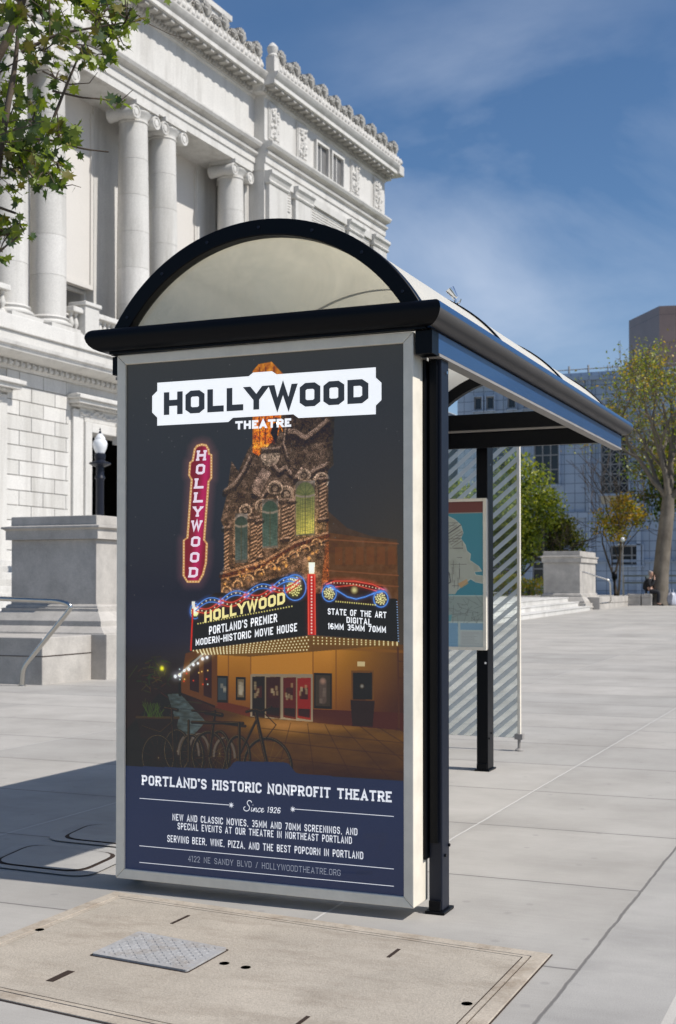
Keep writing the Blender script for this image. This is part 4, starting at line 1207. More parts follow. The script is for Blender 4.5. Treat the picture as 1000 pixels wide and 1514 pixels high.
for ph, c0, c1 in ((0, red, blu), (PI, blu, red)):
    for h in range(4):
        pts = []
        for k in range(13):
            s = (h + k / 12) / 4; q = base_(s); pts.append((q[0], q[1] + 0.020 * math.sin(s * 4 * PI + ph)))
        c = c0 if h % 2 == 0 else c1
        neon([(x, y - .007) for x, y in pts], c, .005); neon([(x, y + .009) for x, y in pts], c, .005)
        for k in range(1, 12, 2): dot(pts[k][0], pts[k][1] + .001, 0.003, (255, 244, 205), .03)
neon(arcpts(0.738, 0.884, .045, .048, -150, 190, 24), blu, .006)
neon(arcpts(0.312, 0.975, .022, .030, 60, 300, 18), blu, .004)
for k in range(36):
    s = k / 35; dot(0.325 + s * 0.40, 1.024 - s * 0.070, 0.0032, (240, 226, 130), .04)
# right crest
P_([(0.850, 0.93), (0.852, 0.875), (0.88, 0.855), (0.98, 0.855), (1.09, 0.88), (1.115, 0.92), (1.10, 0.945)], (36, 22, 20))
neon([(0.868, 0.872), (0.90, 0.860), (0.98, 0.860), (1.05, 0.872), (1.095, 0.892)], red, .007); neon([(0.88, 0.884), (0.98, 0.874), (1.08, 0.900)], red, .004)
neon([(0.865, 0.878), (0.91, 0.895), (0.95, 0.918), (0.985, 0.926), (1.02, 0.918), (1.06, 0.903), (1.095, 0.897)], blu, .007)
for q in ((0.878, 0.905), (1.082, 0.925)):
    neon(arcpts(q[0], q[1], .028, .030, 0, 360, 24), blu, .006)
    for k in range(26):
        a = k * 2.39996; r_ = math.sqrt(k / 26) * .022; dot(q[0] + r_ * math.cos(a), q[1] + r_ * math.sin(a), 0.0034, (250, 240, 160), .05)
dot(0.978, 0.893, 0.013, (190, 180, 120), .1); 
for k in range(18): s = k / 17; dot(0.905 + s * .155, 0.935 + s * .012, 0.0030, (240, 226, 130), .04)
for k in range(16): s = k / 15; dot(0.885 + s * .19, 0.866 + s * .022 - .02 * s * (1 - s), 0.0026, (255, 236, 190))
# red pylons with lamps
glow(np.exp(-((GXX - .806) / .02) ** 2) * np.clip((GYY - .82) * 30, 0, 1) * np.clip((1.07 - GYY) * 30, 0, 1) * .4, (200, 40, 30))
P_([(0.788, 0.834), (0.822, 0.834), (0.823, 1.060), (0.791, 1.060)], (176, 28, 30))
for x in (0.792, 0.819): S_([(x, 0.836), (x + .002, 1.058)], 0.004, (246, 90, 70))
for k in range(19): dot(0.806, 0.845 + k * .0115, 0.0036, (255, 226, 205), .04)
P_([(0.793, 0.790), (0.820, 0.790), (0.817, 0.832), (0.796, 0.832)], (255, 240, 200)); glow(np.exp(-(((GXX - .806) / .025) ** 2 + ((GYY - .81) / .03) ** 2)) * .4, (200, 170, 110))
S_([(0.302, 0.968), (0.294, 1.126)], 0.007, (206, 44, 38)); P_([(0.297, 0.937), (0.312, 0.937), (0.31, 0.965), (0.299, 0.965)], (240, 236, 220))
for k in range(16): dot(1.144 + k * .0004, 0.935 + k * .0095, 0.0024, (150, 190, 235))
# navy footer with a stepped top edge
foot = [(0, 1.589), (0.455, 1.576), (0.468, 1.566), (0.478, 1.552), (0.492, 1.545), (0.69, 1.538), (0.712, 1.542), (0.728, 1.560), (0.742, 1.574), (0.76, 1.578), (PW, 1.580), (PW, PH + .02), (0, PH + .02)]
fcol = np.array([33, 46, 76.])[None, None, :] * (0.96 + 0.08 * vnoise(0.4, 0.4, 15, 3))[..., None]
P_(foot, fcol)
S_([(1.02, 1.79), (1.10, 1.78), (1.08, 1.83)], 0.02, (36, 47, 74), .5); S_([(0.99, 1.925), (1.04, 1.92)], 0.016, (34, 45, 70), .5)
# fine dust and scuffs on the sheet
for k in range(60):
    a, b_ = rng.random(2); dot(a * PW, b_ * 1.1, 0.0016 + 0.001 * rng.random(), (92, 90, 88))
IMG = np.clip(IMG + (rng.random((NY, NX)) - .5)[..., None] * 3, 0, 255) / 255.0
LIN = np.where(IMG <= 0.04045, IMG / 12.92, ((IMG + 0.055) / 1.055) ** 2.4)
INK = np.clip((LIN - np.array([.0085, .012, .020])) * POSTER_GAIN, 0.001, 0.9)
def raster_sheet(name, lin, w, h, mapf, mat, parent, shift, attr='ink'):
    ny, nx = lin.shape[:2]
    xs = np.linspace(0, w, nx + 1); ys = np.linspace(0, h, ny + 1)
    X, Y = np.meshgrid(xs, ys)
    p0 = np.array(mapf(0, 0)); ex = np.array(mapf(1, 0)) - p0; ey = np.array(mapf(0, 1)) - p0
    co = p0[None, None] + X[..., None] * ex + Y[..., None] * ey - np.array(shift)
    me = bpy.data.meshes.new(name)
    nv = (nx + 1) * (ny + 1); nf = nx * ny
    me.vertices.add(nv); me.vertices.foreach_set('co', co.reshape(-1).astype(np.float32))
    i = np.arange(ny)[:, None] * (nx + 1) + np.arange(nx)[None, :]
    idx = np.stack([i, i + nx + 1, i + nx + 2, i + 1], -1).reshape(-1)
    me.loops.add(nf * 4); me.loops.foreach_set('vertex_index', idx.astype(np.int32))
    me.polygons.add(nf); me.polygons.foreach_set('loop_start', (np.arange(nf) * 4).astype(np.int32)); me.polygons.foreach_set('loop_total', np.full(nf, 4, np.int32))
    me.update(calc_edges=True)
    ca = me.color_attributes.new(attr, 'FLOAT_COLOR', 'CORNER')
    c = np.ones((nf, 4, 4), np.float32); c[:, :, :3] = lin.reshape(-1, 1, 3)
    ca.data.foreach_set('color', c.reshape(-1))
    me.materials.append(mat); me.validate()
    o = bpy.data.objects.new(name, me); COL.objects.link(o); o.parent = parent
    return o
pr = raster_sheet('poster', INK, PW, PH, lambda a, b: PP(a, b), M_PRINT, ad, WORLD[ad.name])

def ptext(mb, s, a0, a1, b0, b1, **k):
    """text between a0..a1 across, cap line b0, base line b1"""
    return lay_text(mb, s, lambda u, v, l: PP(a0 + (a1 - a0) * u, b1 + (b0 - b1) * v, l), **k)
def qtext(mb, s, q, **k):
    """text in a quad tl, tr, br, bl of poster metres"""
    def f(u, v, l):
        a = bil(q, u, 1 - v); return PP(a[0], a[1], l)
    return lay_text(mb, s, f, **k)
def lettering(name, mb, mat): return ab(name, mb, mat, pr, recalc=False)
# title plate
bn = [(0.141, 0.079), (0.543, 0.079), (0.562, 0.066), (0.642, 0.066), (0.661, 0.079), (1.063, 0.079), (1.063, 0.117), (1.085, 0.137), (1.085, 0.200), (1.063, 0.219), (1.063, 0.251), (0.752, 0.249), (0.731, 0.234), (0.476, 0.234), (0.456, 0.249), (0.141, 0.248), (0.141, 0.216), (0.118, 0.195), (0.118, 0.130), (0.141, 0.111)]
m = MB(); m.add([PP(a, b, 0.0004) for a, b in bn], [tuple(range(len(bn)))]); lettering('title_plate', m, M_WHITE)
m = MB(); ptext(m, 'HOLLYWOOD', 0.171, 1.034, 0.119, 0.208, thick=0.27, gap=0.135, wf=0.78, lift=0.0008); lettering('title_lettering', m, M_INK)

m = MB(); ptext(m, 'THEATRE', 0.486, 0.722, 0.248, 0.280, thick=0.27, gap=0.13, wf=0.72, lift=0.0004); lettering('subtitle_lettering', m, M_WHITE)
# vertical sign letters
m = MB()
for ch, (cx, cy) in zip('HOLLYWOOD', ((0.339, 0.373), (0.335, 0.426), (0.330, 0.481), (0.327, 0.535), (0.323, 0.590), (0.318, 0.644), (0.314, 0.706), (0.310, 0.767), (0.305, 0.825))):
    hw = 0.020 if ch != 'W' else 0.023; hh = 0.020
    qtext(m, ch, [(cx - hw + .002, cy - hh), (cx + hw + .002, cy - hh), (cx + hw - .002, cy + hh), (cx - hw - .002, cy + hh)], thick=0.24, wf=0.85, slab=0.06, lift=0.0004)
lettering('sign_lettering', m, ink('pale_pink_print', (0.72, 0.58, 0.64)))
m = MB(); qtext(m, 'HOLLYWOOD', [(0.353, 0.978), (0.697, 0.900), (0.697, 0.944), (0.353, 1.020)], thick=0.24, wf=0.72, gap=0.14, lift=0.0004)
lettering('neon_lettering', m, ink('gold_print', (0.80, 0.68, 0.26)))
m = MB()
qtext(m, "PORTLAND'S PREMIER", [(0.374, 1.034), (0.664, 0.981), (0.664, 1.013), (0.374, 1.066)], thick=0.175, wf=0.50, gap=0.15, space=.35, lift=0.0004)
qtext(m, 'MODERN-HISTORIC MOVIE HOUSE', [(0.315, 1.084), (0.747, 1.016), (0.747, 1.047), (0.315, 1.109)], thick=0.175, wf=0.50, gap=0.15, space=.35, lift=0.0004)
lettering('marquee_lettering', m, M_WHITE); m = MB()
qtext(m, 'STATE OF THE ART', [(0.872, 0.960), (1.104, 0.972), (1.104, 0.995), (0.872, 0.983)], thick=0.19, wf=0.60, gap=0.18, space=.45, lift=0.0004)
qtext(m, 'DIGITAL', [(0.947, 0.991), (1.045, 0.998), (1.045, 1.021), (0.947, 1.013)], thick=0.19, wf=0.60, gap=0.18, lift=0.0004)
qtext(m, '16MM 35MM 70MM', [(0.872, 1.015), (1.102, 1.025), (1.102, 1.048), (0.872, 1.037)], thick=0.19, wf=0.58, gap=0.16, space=.4, lift=0.0004)
lettering('marquee_lettering', m, M_WHITE)
# footer
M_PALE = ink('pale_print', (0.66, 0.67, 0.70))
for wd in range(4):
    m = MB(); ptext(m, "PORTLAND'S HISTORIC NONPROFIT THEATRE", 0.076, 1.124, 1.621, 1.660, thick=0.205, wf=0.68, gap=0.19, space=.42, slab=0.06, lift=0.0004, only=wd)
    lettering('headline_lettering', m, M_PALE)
m = MB()
ptext(m, 'NEW AND CLASSIC MOVIES, 35MM AND 70MM SCREENINGS, AND', 0.214, 0.990, 1.763, 1.789, thick=0.145, wf=0.50, gap=0.17, space=.38, lift=0.0004)
ptext(m, 'SPECIAL EVENTS AT OUR THEATRE IN NORTHEAST PORTLAND', 0.237, 0.968, 1.796, 1.822, thick=0.145, wf=0.50, gap=0.17, space=.38, lift=0.0004)
ptext(m, 'SERVING BEER, WINE, PIZZA, AND THE BEST POPCORN IN PORTLAND', 0.191, 1.013, 1.847, 1.874, thick=0.145, wf=0.50, gap=0.17, space=.38, lift=0.0004)
lettering('body_lettering', m, M_PALE)
m = MB(); ptext(m, '4122 NE SANDY BLVD / HOLLYWOODTHEATRE.ORG', 0.284, 0.923, 1.920, 1.942, thick=0.085, wf=0.78, gap=0.26, space=.55, slab=0.05, lift=0.0004)
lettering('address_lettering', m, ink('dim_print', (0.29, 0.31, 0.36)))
m = MB()
def rule(a0, b0, a1, b1, w=0.0011):
    m.add([PP(a0, b0 - w, .0004), PP(a1, b1 - w, .0004), PP(a1, b1 + w, .0004), PP(a0, b0 + w, .0004)], [(0, 1, 2, 3)])
rule(0.065, 1.713, 0.462, 1.713); rule(0.738, 1.710, 1.132, 1.710); rule(0.065, 1.899, 1.132, 1.899); rule(0.065, 1.964, 1.132, 1.961)
for (a, b) in ((0.471, 1.713), (0.730, 1.711)):
    ps = []
    for k in range(16):
        r_ = 0.0125 if k % 2 == 0 else 0.0045; ps.append(PP(a + r_ * math.cos(R(k * 22.5)), b + r_ * math.sin(R(k * 22.5)), .0006))
    m.add(ps, [tuple(range(16))])
lettering('rules', m, M_PALE)
# "Since 1926" in a running script
m = MB()
scr = [  # strokes in poster metres relative to (0.522, 1.734): x right, y up; width
 ([(.036,.036),(.030,.043),(.020,.043),(.014,.037),(.016,.029),(.026,.022),(.030,.013),(.024,.004),(.012,.002),(.002,.007),(.000,.015),(.008,.019)], .0030),
 ([(.040,.018),(.037,.006),(.041,.002),(.047,.008)], .0026), ([(.043,.026),(.0435,.028)], .0034),
 ([(.047,.008),(.053,.018),(.050,.002)], .0026), ([(.050,.004),(.058,.017),(.063,.016),(.060,.004),(.064,.002),(.069,.008)], .0026),
 ([(.083,.014),(.078,.019),(.071,.014),(.069,.006),(.074,.001),(.082,.006)], .0026),
 ([(.085,.008),(.093,.012),(.095,.017),(.089,.018),(.084,.010),(.087,.002),(.096,.004),(.100,.009)], .0026),
]
for s_, w in scr:
    pts = curve_pts([(x, y, 0) for x, y in s_], .006, 3)
    pts = [(p.x, p.y) for p in pts]
    Lr, Rr = poly_strip(pts, w / 2); n = len(Lr)
    f = lambda p: PP(0.522 + p[0] * 0.88 + (p[1] * 0.12), 1.7335 - p[1], .0004)
    m.add([f(p) for p in Lr] + [f(p) for p in Rr], [(i, i + 1, n + i + 1, n + i) for i in range(n - 1)])
lay_text(m, '1926', lambda u, v, l: PP(0.622 + .055 * u + .004 * v, 1.7305 - .022 * v, l), thick=0.13, wf=0.55, gap=0.16, lift=.0004)
lettering('script_lettering', m, M_PALE)

# ------------------------------------------------------------------ map case on the far post
mc = thing('map_case', 'framed transit map hung on the far shelter post', 'map case', (-2.75, 8.03, 0.79))
MX0, MX1, MZ0, MZ1, MY = -3.17, -2.360, 0.785, 1.764, 7.995
def mbld(name, mb, mat, parent=mc, **k): return mb.build(name, mat, parent, shift=WORLD[mc.name], **k)
m = MB(); m.box(MX0, MY, MZ0, MX1, MY + 0.022, MZ0 + 0.02); m.box(MX0, MY, MZ1 - 0.02, MX1, MY + 0.022, MZ1); m.box(MX0, MY, MZ0 + 0.02, MX0 + 0.02, MY + 0.022, MZ1 - 0.02); m.box(MX1 - 0.022, MY, MZ0 + 0.02, MX1, MY + 0.022, MZ1 - 0.02)
mbld('frame', m, M_ALU, bevel=0.002)
m = MB(); m.box(MX0 + 0.005, MY + 0.012, MZ0 + 0.005, MX1 - 0.005, MY + 0.060, MZ1 - 0.005); mbld('backing', m, M_GREYP)
NXs, NYs, PWs, PHs = NX, NY, PW, PH
NX, NY, PW, PH = 250, 300, MX1 - MX0 - 0.042, MZ1 - MZ0 - 0.04
GXX, GYY = np.meshgrid((np.arange(NX) + .5) / NX * PW, (np.arange(NY) + .5) / NY * PH)
IMG = np.ones((NY, NX, 3)) * np.array([62, 128, 140.])
u0 = PW - 0.75
coast = [(u0 - .1, .12), (u0 + .50, .085), (u0 + .56, .115), (u0 + .60, .15), (u0 + .615, .20), (u0 + .60, .24), (u0 + .63, .28), (u0 + .64, .32), (u0 + .665, .34), (u0 + .66, .38), (u0 + .72, .42), (u0 + .74, .45), (u0 + .69, .455), (u0 + .70, .475), (u0 + .745, .48), (u0 + .75, .53), (u0 + .70, .52), (u0 + .665, .50), (u0 + .62, .535), (u0 + .58, .57), (u0 + .56, .60), (u0 - .1, .60)]
P_(coast, (168, 168, 152)); S_(coast[1:20], 0.004, (196, 192, 176))
lay(poly_mask(coast) * np.clip((vnoise(.05, .05, 3, 3) - .5) * 4, 0, 1) * .5, (150, 148, 130))
r2 = np.random.default_rng(3)
for k in range(60):
    a, b = r2.random(2); x, y = u0 + .05 + a * .56, .13 + b * .43
    d = r2.random() * .12 + .03; hz = r2.random() < .5
    lay(seg_mask([(x, y), (x + d * hz, y + d * (not hz))], .0032) * poly_mask(coast) * .8, (92, 86, 82))
for k in range(8):
    lay(seg_mask([(u0 + .46 + k * .012, .20 + k * .013), (u0 + .56 + k * .012, .14 + k * .013)], .003) * poly_mask(coast) * .8, (92, 78, 74))
S_([(u0 + .30, .38), (u0 + .46, .24), (u0 + .60, .15)], .006, (84, 76, 76)); S_([(u0 + .44, .25), (u0 + .46, .42), (u0 + .52, .46), (u0 + .53, .52), (u0 + .47, .56), (u0 + .40, .55)], .006, (72, 68, 70))
S_([(u0 + .47, .13), (u0 + .45, .25)], .004, (92, 86, 84))
P_([(u0 + .40, .49), (u0 + .47, .49), (u0 + .47, .53), (u0 + .40, .53)], (130, 156, 104)); P_([(u0 + .58, .53), (u0 + .64, .50), (u0 + .65, .53), (u0 + .60, .56)], (190, 146, 96), .8)
P_([(0, 0), (PW, 0), (PW, .07), (0, .07)], (104, 46, 30)); S_([(0, .073), (PW, .073)], .004, (168, 140, 124))
P_([(0, .605), (PW, .605), (PW, PH), (0, PH)], (176, 186, 176)); P_([(u0 + .50, .612), (PW, .612), (PW, .775), (u0 + .50, .775)], (140, 150, 140))
for k in range(26):
    a, b = r2.random(2); x, y = u0 + .51 + a * .2, .62 + b * .14; S_([(x, y), (x + .05 * r2.normal(), y + .03 * r2.normal()), (x + .05 * r2.normal(), y + .04 * r2.normal())], .002, (96, 98, 92), .7)
P_([(u0 + .50, .74), (u0 + .54, .73), (u0 + .53, .775), (u0 + .50, .775)], (96, 150, 150))
P_([(0, .785), (u0 + .58, .785), (u0 + .58, PH), (0, PH)], (120, 156, 176)); P_([(u0 + .595, .785), (PW, .785), (PW, .83), (u0 + .595, .83)], (124, 156, 172)); P_([(u0 + .595, .835), (PW, .835), (PW, PH), (u0 + .595, PH)], (176, 180, 172))
for k in range(22):
    y = .622 + k * .0068; S_([(u0 + .30, y), (u0 + .40 + .08 * r2.random(), y)], .0018, (120, 120, 112), .7)
for c in range(7):
    for k in range(14): S_([(u0 + .12 + c * .068, .795 + k * .009), (u0 + .155 + c * .068 + .02 * r2.random(), .795 + k * .009)], .002, (86, 116, 140), .5)
for k in range(9): S_([(u0 + .605, .845 + k * .009), (u0 + .68 + .05 * r2.random(), .845 + k * .009)], .002, (130, 128, 122), .6)
IMG = np.clip(IMG, 0, 255) / 255
LIN = np.where(IMG <= 0.04045, IMG / 12.92, ((IMG + 0.055) / 1.055) ** 2.4) * 1.3
raster_sheet('map_sheet', np.clip(LIN, 0, .85), PW, PH, lambda a, b: (MX0 + 0.02 + a, MY + 0.008, MZ1 - 0.02 - b), M_MAP, mc, WORLD[mc.name])
NX, NY, PW, PH = NXs, NYs, PWs, PHs
for z in (1.70, 0.70):
    m = MB(); m.tube([(-2.385, 8.066, z), (-2.385, 8.06, z)], .008, 8); mbld('bolt', m, M_CHROME)

# ------------------------------------------------------------------ striped glass windscreen beyond
gs = thing('glass_screen', 'frosted diagonal-striped glass windscreen standing behind the map', 'glass screen', (-3.1, 9.16, 0))
def gb(name, mb, mat, parent=gs, **k): return mb.build(name, mat, parent, shift=WORLD[gs.name], **k)
m = MB(); m.box(-3.72, 9.154, 0.095, -2.466, 9.164, 2.22); gb('glass_pane', m, M_STRIPE)
for x in (-2.458, -3.73):
    m = MB(); m.box(x - 0.010, 9.145, 0.10, x + 0.012, 9.175, 2.26); gb('edge_rail', m, M_GREYP if x < -3 else M_ALU, bevel=0.002)
    m = MB(); m.box(x - 0.028, 9.13, 0.085, x + 0.032, 9.19, 0.125); m.tube([(x, 9.16, 0.09), (x, 9.16, 0.012)], .012, 10); m.lathe([(.032, 0), (.032, .008), (.016, .02)], (x, 9.16, 0), 14); gb('foot', m, M_GREYP, bevel=0.001)
m = MB(); m.box(-3.74, 9.145, 2.221, -2.446, 9.175, 2.245); gb('top_rail', m, M_BLACK, bevel=0.002)

# ------------------------------------------------------------------ civic building (local frame: x outward, y along the front, z up)
BA = math.radians(2.2648)
n_ = Vector((math.cos(BA), -math.sin(BA), 0)); b__ = Vector((math.sin(BA), math.cos(BA), 0))
BO = n_ * -24.032 + b__ * 56.018
bd = thing('civic_building', 'white neoclassical civic building with paired Ionic columns and a carved cornice', 'civic building', (BO.x, BO.y, 0), -BA, local=True)
def cb(name, mb, mat, parent=bd, **k):
    return mb.build(name, mat, parent, shift=(0, 0, 0), **k)
UL, UP, UR = -42.0, -12.6, -0.9      # left end, pavilion start, right end
# lower storey
m = MB()
for y0, y1 in ((UL, -22.85), (-19.95, UP)):
    m.box(-0.95, y0, 0, -0.3, y1, 7.43)
m.box(-0.95, -22.85, 6.0, -0.3, -19.95, 7.43)
cb('lower_wall', m, M_STONE)
m = MB(); m.box(-6, UL, 7.2, -0.951, UP, 7.42); m.box(-6, UL, 0, -5.8, UP, 7.2); cb('interior', m, M_DOOR)
rr = random.Random(2)
for (ya, yb) in ((-26.76, -23.86), (-18.9, -12.65)):
    z = 1.35; row = 0; m = MB()
    while z < 7.40:
        h = min(0.435, 7.43 - z)
        y = ya - (0.55 if row % 2 else 0.0) * 1.0
        while y < yb:
            a, b = max(ya, y), min(yb, y + 1.1)
            if b - a > 0.08: m.box(-0.301, a + 0.012, z + 0.012, -0.25 + rr.uniform(-.004, .004), b - 0.012, z + h - 0.012)
            y += 1.1
        z += 0.435; row += 1
    cb('rusticated_blocks', m, M_STONE, bevel=0.012)
def doorway(yc, half, name_open=True):
    m = MB()
    fo = half + 0.86
    for s in (-1, 1):
        m.box(-0.30, min(yc + s * half, yc + s * (half + .34)), 0, -0.12, max(yc + s * half, yc + s * (half + .34)), 6.3)
        m.box(-0.30, min(yc + s * (half + .342), yc + s * fo), 0, -0.20, max(yc + s * (half + .342), yc + s * fo), 6.66)
    m.box(-0.30, yc - half, 6.0, -0.121, yc + half, 6.3)
    m.box(-0.30, yc - half - .34, 6.302, -0.16, yc + half + .34, 6.42)
    fr = cb('door_surround', m, M_STONE, bevel=0.02)
    m = MB(); m.box(-0.30, yc - fo + .3, 6.425, -0.17, yc + fo - .3, 6.72); 
    for k in range(46):
        y = yc - fo + .38 + k * (2 * fo - .76) / 45
        m.lathe([(0.01, -.06), (.05, -.04), (.06, 0), (.05, .04), (.01, .06)], (-0.17 + rr.uniform(-.01, .02), y, 6.57 + rr.uniform(-.07, .07)), 7)
    m.build('frieze', M_STONE_D, fr, shift=(0, 0, 0), smooth=50)
    m = MB(); m.box(-0.30, yc - fo - .05, 6.725, -0.05, yc + fo + .05, 6.80)
    y = yc - fo
    while y < yc + fo: m.box(-0.05, y, 6.735, 0.04, y + .06, 6.80); y += .11
    m.box(-0.30, yc - fo - .18, 6.802, 0.16, yc + fo + .18, 6.93); m.box(-0.30, yc - fo - .28, 6.932, 0.26, yc + fo + .28, 7.05); m.box(-0.30, yc - fo - .2, 7.052, 0.10, yc + fo + .2, 7.10)
    m.build('cornice', M_STONE, fr, shift=(0, 0, 0), bevel=0.015)
    m = MB(); m.tube([(-0.12, yc - .16, 6.22), (-0.12, yc + .16, 6.22)], .2, 18); m.box(-0.3, yc - .13, 5.75, -0.02, yc + .13, 6.2)
    m.build('console', M_STONE, fr, shift=(0, 0, 0), smooth=40)
doorway(-21.4, 1.45)
doorway(-29.15, 1.5)
m = MB(); m.box(-5.2, -22.85, 0, -5.0, -19.95, 6.0); dr = cb('door', m, M_DOOR)
m = MB()
for y in (-22.4, -21.4, -20.4): m.box(-5.0, y - .05, 0, -4.93, y + .05, 4.4)
m.box(-5.0, -22.85, 4.4, -4.9, -19.95, 4.55); m.build('door_frame', M_GRILLE, dr, shift=(0, 0, 0))
m = MB()
for k in range(7): m.box(-0.90, -19.98, 1.6 + k * .62, -0.36, -19.951, 2.1 + k * .62)
m.build('relief', M_STONE_D, dr, shift=(0, 0, 0), bevel=.02)

# podium cornice, blocking courses
def run(prof, y0, y1):
    """profile (x, z) closed, extruded along y"""
    return MB().prism(prof, lambda p, t: (p[0], t, p[1]), y0, y1)
m = run([(-0.4, 7.43), (-0.2, 7.43), (-0.16, 7.48), (-0.10, 7.50), (-0.10, 7.66), (0.12, 7.68), (0.40, 7.74), (0.50, 7.80), (0.52, 7.90), (0.60, 7.93), (0.62, 8.02), (0.2, 8.07), (-0.4, 8.07)], UL, UP)
pc = cb('podium_cornice', m, M_STONE, smooth=30)
m = MB(); y = -31.0
while y < UP:
    m.lathe([(.02, -.08), (.07, -.05), (.085, .0), (.06, .05), (.02, .08)], (-0.06, y, 7.58), 8); m.box(-0.1, y + .13, 7.50, 0.02, y + .17, 7.66); y += .26
m.build('egg_moulding', M_STONE_D, pc, shift=(0, 0, 0), smooth=50)
m = MB(); m.box(-2.6, UL, 8.071, 0.24, UP, 8.40); m.box(-2.6, UL, 8.402, 0.32, UP, 8.47); m.box(-2.6, UL, 8.472, 0.26, UP, 8.86)
cb('stylobate', m, M_STONE, bevel=.02)
# back wall of the colonnade with cream panels
m = MB()
for y0, y1 in ((UL, -30.2), (-27.1, -23.75), (-20.85, -17.6), (-14.3, UP)):
    m.box(-6, y0, 8.07, -1.55, y1, 17.2)
cb('colonnade_wall', m, M_STONE)
for y0, y1 in ((-30.2, -27.1), (-23.75, -20.85), (-17.6, -14.3)):
    m = MB(); m.box(-1.80, y0, 11.02, -1.62, y1, 17.2); m.box(-1.62, y0 + .001, 11.02, -1.57, y0 + .14, 16.9); m.box(-1.62, y1 - .14, 11.02, -1.57, y1 - .001, 16.9); m.box(-1.62, y0 + .141, 11.02, -1.565, y1 - .141, 11.16); cb('bay_panel', m, M_CREAM)
    m = MB(); m.box(-3.2, y0, 8.87, -3.0, y1, 11.3); w_ = cb('bay_window', m, M_DARKGL)
    m = MB(); w = (y1 - y0)
    for f in (.02, .26, .30, .56, .60, .98): m.box(-2.0, y0 + w * f - .05, 8.87, -1.85, y0 + w * f + .05, 11.01)
    m.box(-2.0, y0, 10.05, -1.86, y1, 10.15); m.box(-2.0, y0, 10.9, -1.86, y1, 11.0)
    for (f0, f1) in ((.02, .26), (.30, .56)):
        m.tube([(-1.92, y0 + w * f0, 10.15), (-1.92, y0 + w * f1, 10.9)], .045, 6); m.tube([(-1.92, y0 + w * f1, 10.15), (-1.92, y0 + w * f0, 10.9)], .045, 6)
    m.build('grille', M_STONE, w_, shift=(0, 0, 0))
# balustrades
bal_prof = [(.05, 0), (.085, .02), (.085, .06), (.05, .09), (.05, .12), (.095, .22), (.10, .28), (.07, .40), (.045, .50), (.07, .52), (.07, .55), (.09, .57), (.09, .60)]
for (y0, y1, yp) in ((-24.05, -20.65, -23.2), (-17.85, -14.15, -17.0), (-30.4, -26.95, -29.5)):
    m = MB(); m.box(-0.34, y0, 8.861, 0.02, y1, 8.98); m.box(-0.36, y0, 9.58, 0.04, y1, 9.74)
    bl = cb('balustrade', m, M_STONE, bevel=.02)
    for lo, hi in ((y0 + .12, yp - .48), (yp + .52, y1)):
        m = MB(); y = lo
        while y < hi:
            m.lathe(bal_prof, (-0.16, y, 8.98), 12); y += .235
        if m.v: m.build('balusters', M_STONE, bl, shift=(0, 0, 0), smooth=40)
    m = MB(); m.box(-0.44, yp - .36, 8.862, 0.12, yp + .36, 9.84); m.box(-0.5, yp - .42, 9.842, 0.18, yp + .42, 9.96); m.build('pedestal', M_STONE, bl, shift=(0, 0, 0), bevel=.02)
# columns
CX = -0.50
def volute(m, y, z, r, x0, x1):
    """a scroll: ringed disc with its axis across the front"""
    def ringp(rad): return [(rad * math.cos(2 * PI * k / 20), rad * math.sin(2 * PI * k / 20)) for k in range(20)]
    xs = [(x0, r * .5), (x0, r), ((x0 + x1) / 2, r * .72), (x1 - .02, r), (x1, r * .95), (x1, r * .72), (x1 - .035, r * .70), (x1 - .035, r * .5), (x1, r * .48), (x1 + .01, r * .15)]
    vs, fs = [], []
    for x, rad in xs:
        for a, b in ringp(rad): vs.append((x, y + a, z + b))
    for i in range(len(xs) - 1):
        for k in range(20):
            fs.append((i * 20 + k, i * 20 + (k + 1) % 20, (i + 1) * 20 + (k + 1) % 20, (i + 1) * 20 + k))
    fs.append(tuple(range(20))); fs.append(tuple(range((len(xs) - 1) * 20, len(xs) * 20)))
    m.add(vs, fs)
def column(y):
    m = MB(); rb, rt_ = 0.545, 0.47
    prof = []
    for i in range(25):
        t = i / 24; z = 9.30 + t * 7.30
        r = rb - (rb - rt_) * max(0, (t - .25) / .75) ** 1.5
        if i in (4, 8, 12, 16, 20): prof += [(r, z - .008), (r - .012, z), (r, z + .008)]
        else: prof.append((r, z))
    m.lathe(prof, (CX, y, 0), 36)
    c = cb('column', m, M_STONE, smooth=30)
    m = MB(); m.box(CX - .70, y - .70, 8.861, CX + .70, y + .70, 8.99)
    m.lathe([(.70, 8.992), (.735, 9.03), (.735, 9.08), (.69, 9.12), (.62, 9.14), (.60, 9.18), (.63, 9.21), (.645, 9.24), (.62, 9.275), (.575, 9.29), (.555, 9.30)], (CX, y, 0), 36)
    m.build('base', M_STONE, c, shift=(0, 0, 0), smooth=35)
    m = MB(); m.lathe([(.475, 16.60), (.50, 16.62), (.50, 16.66), (.475, 16.68), (.48, 16.78), (.57, 16.88), (.60, 16.95), (.55, 17.0)], (CX, y, 0), 32)
    m.box(CX - .52, y - .62, 16.97, CX + .50, y + .62, 17.06); m.box(CX - .58, y - .66, 17.062, CX + .58, y + .66, 17.20)
    for s in (-1, 1): volute(m, y + s * .60, 16.82, .24, CX - .52, CX + .54)
    m.build('capital', M_STONE, c, shift=(0, 0, 0), smooth=40)
    return c
c0 = column(-24.6)
for y in (-26.4, -20.1, -18.35, -13.6, -30.9, -32.6): dup_part(c0, bd, (0, y + 24.6, 0))
m = MB(); m.box(-1.5, -12.95, 8.861, -0.25, UP - .001, 16.7); m.box(-1.5, -13.02, 16.701, -0.18, UP - .001, 17.2); cb('end_pilaster', m, M_STONE, bevel=.02)
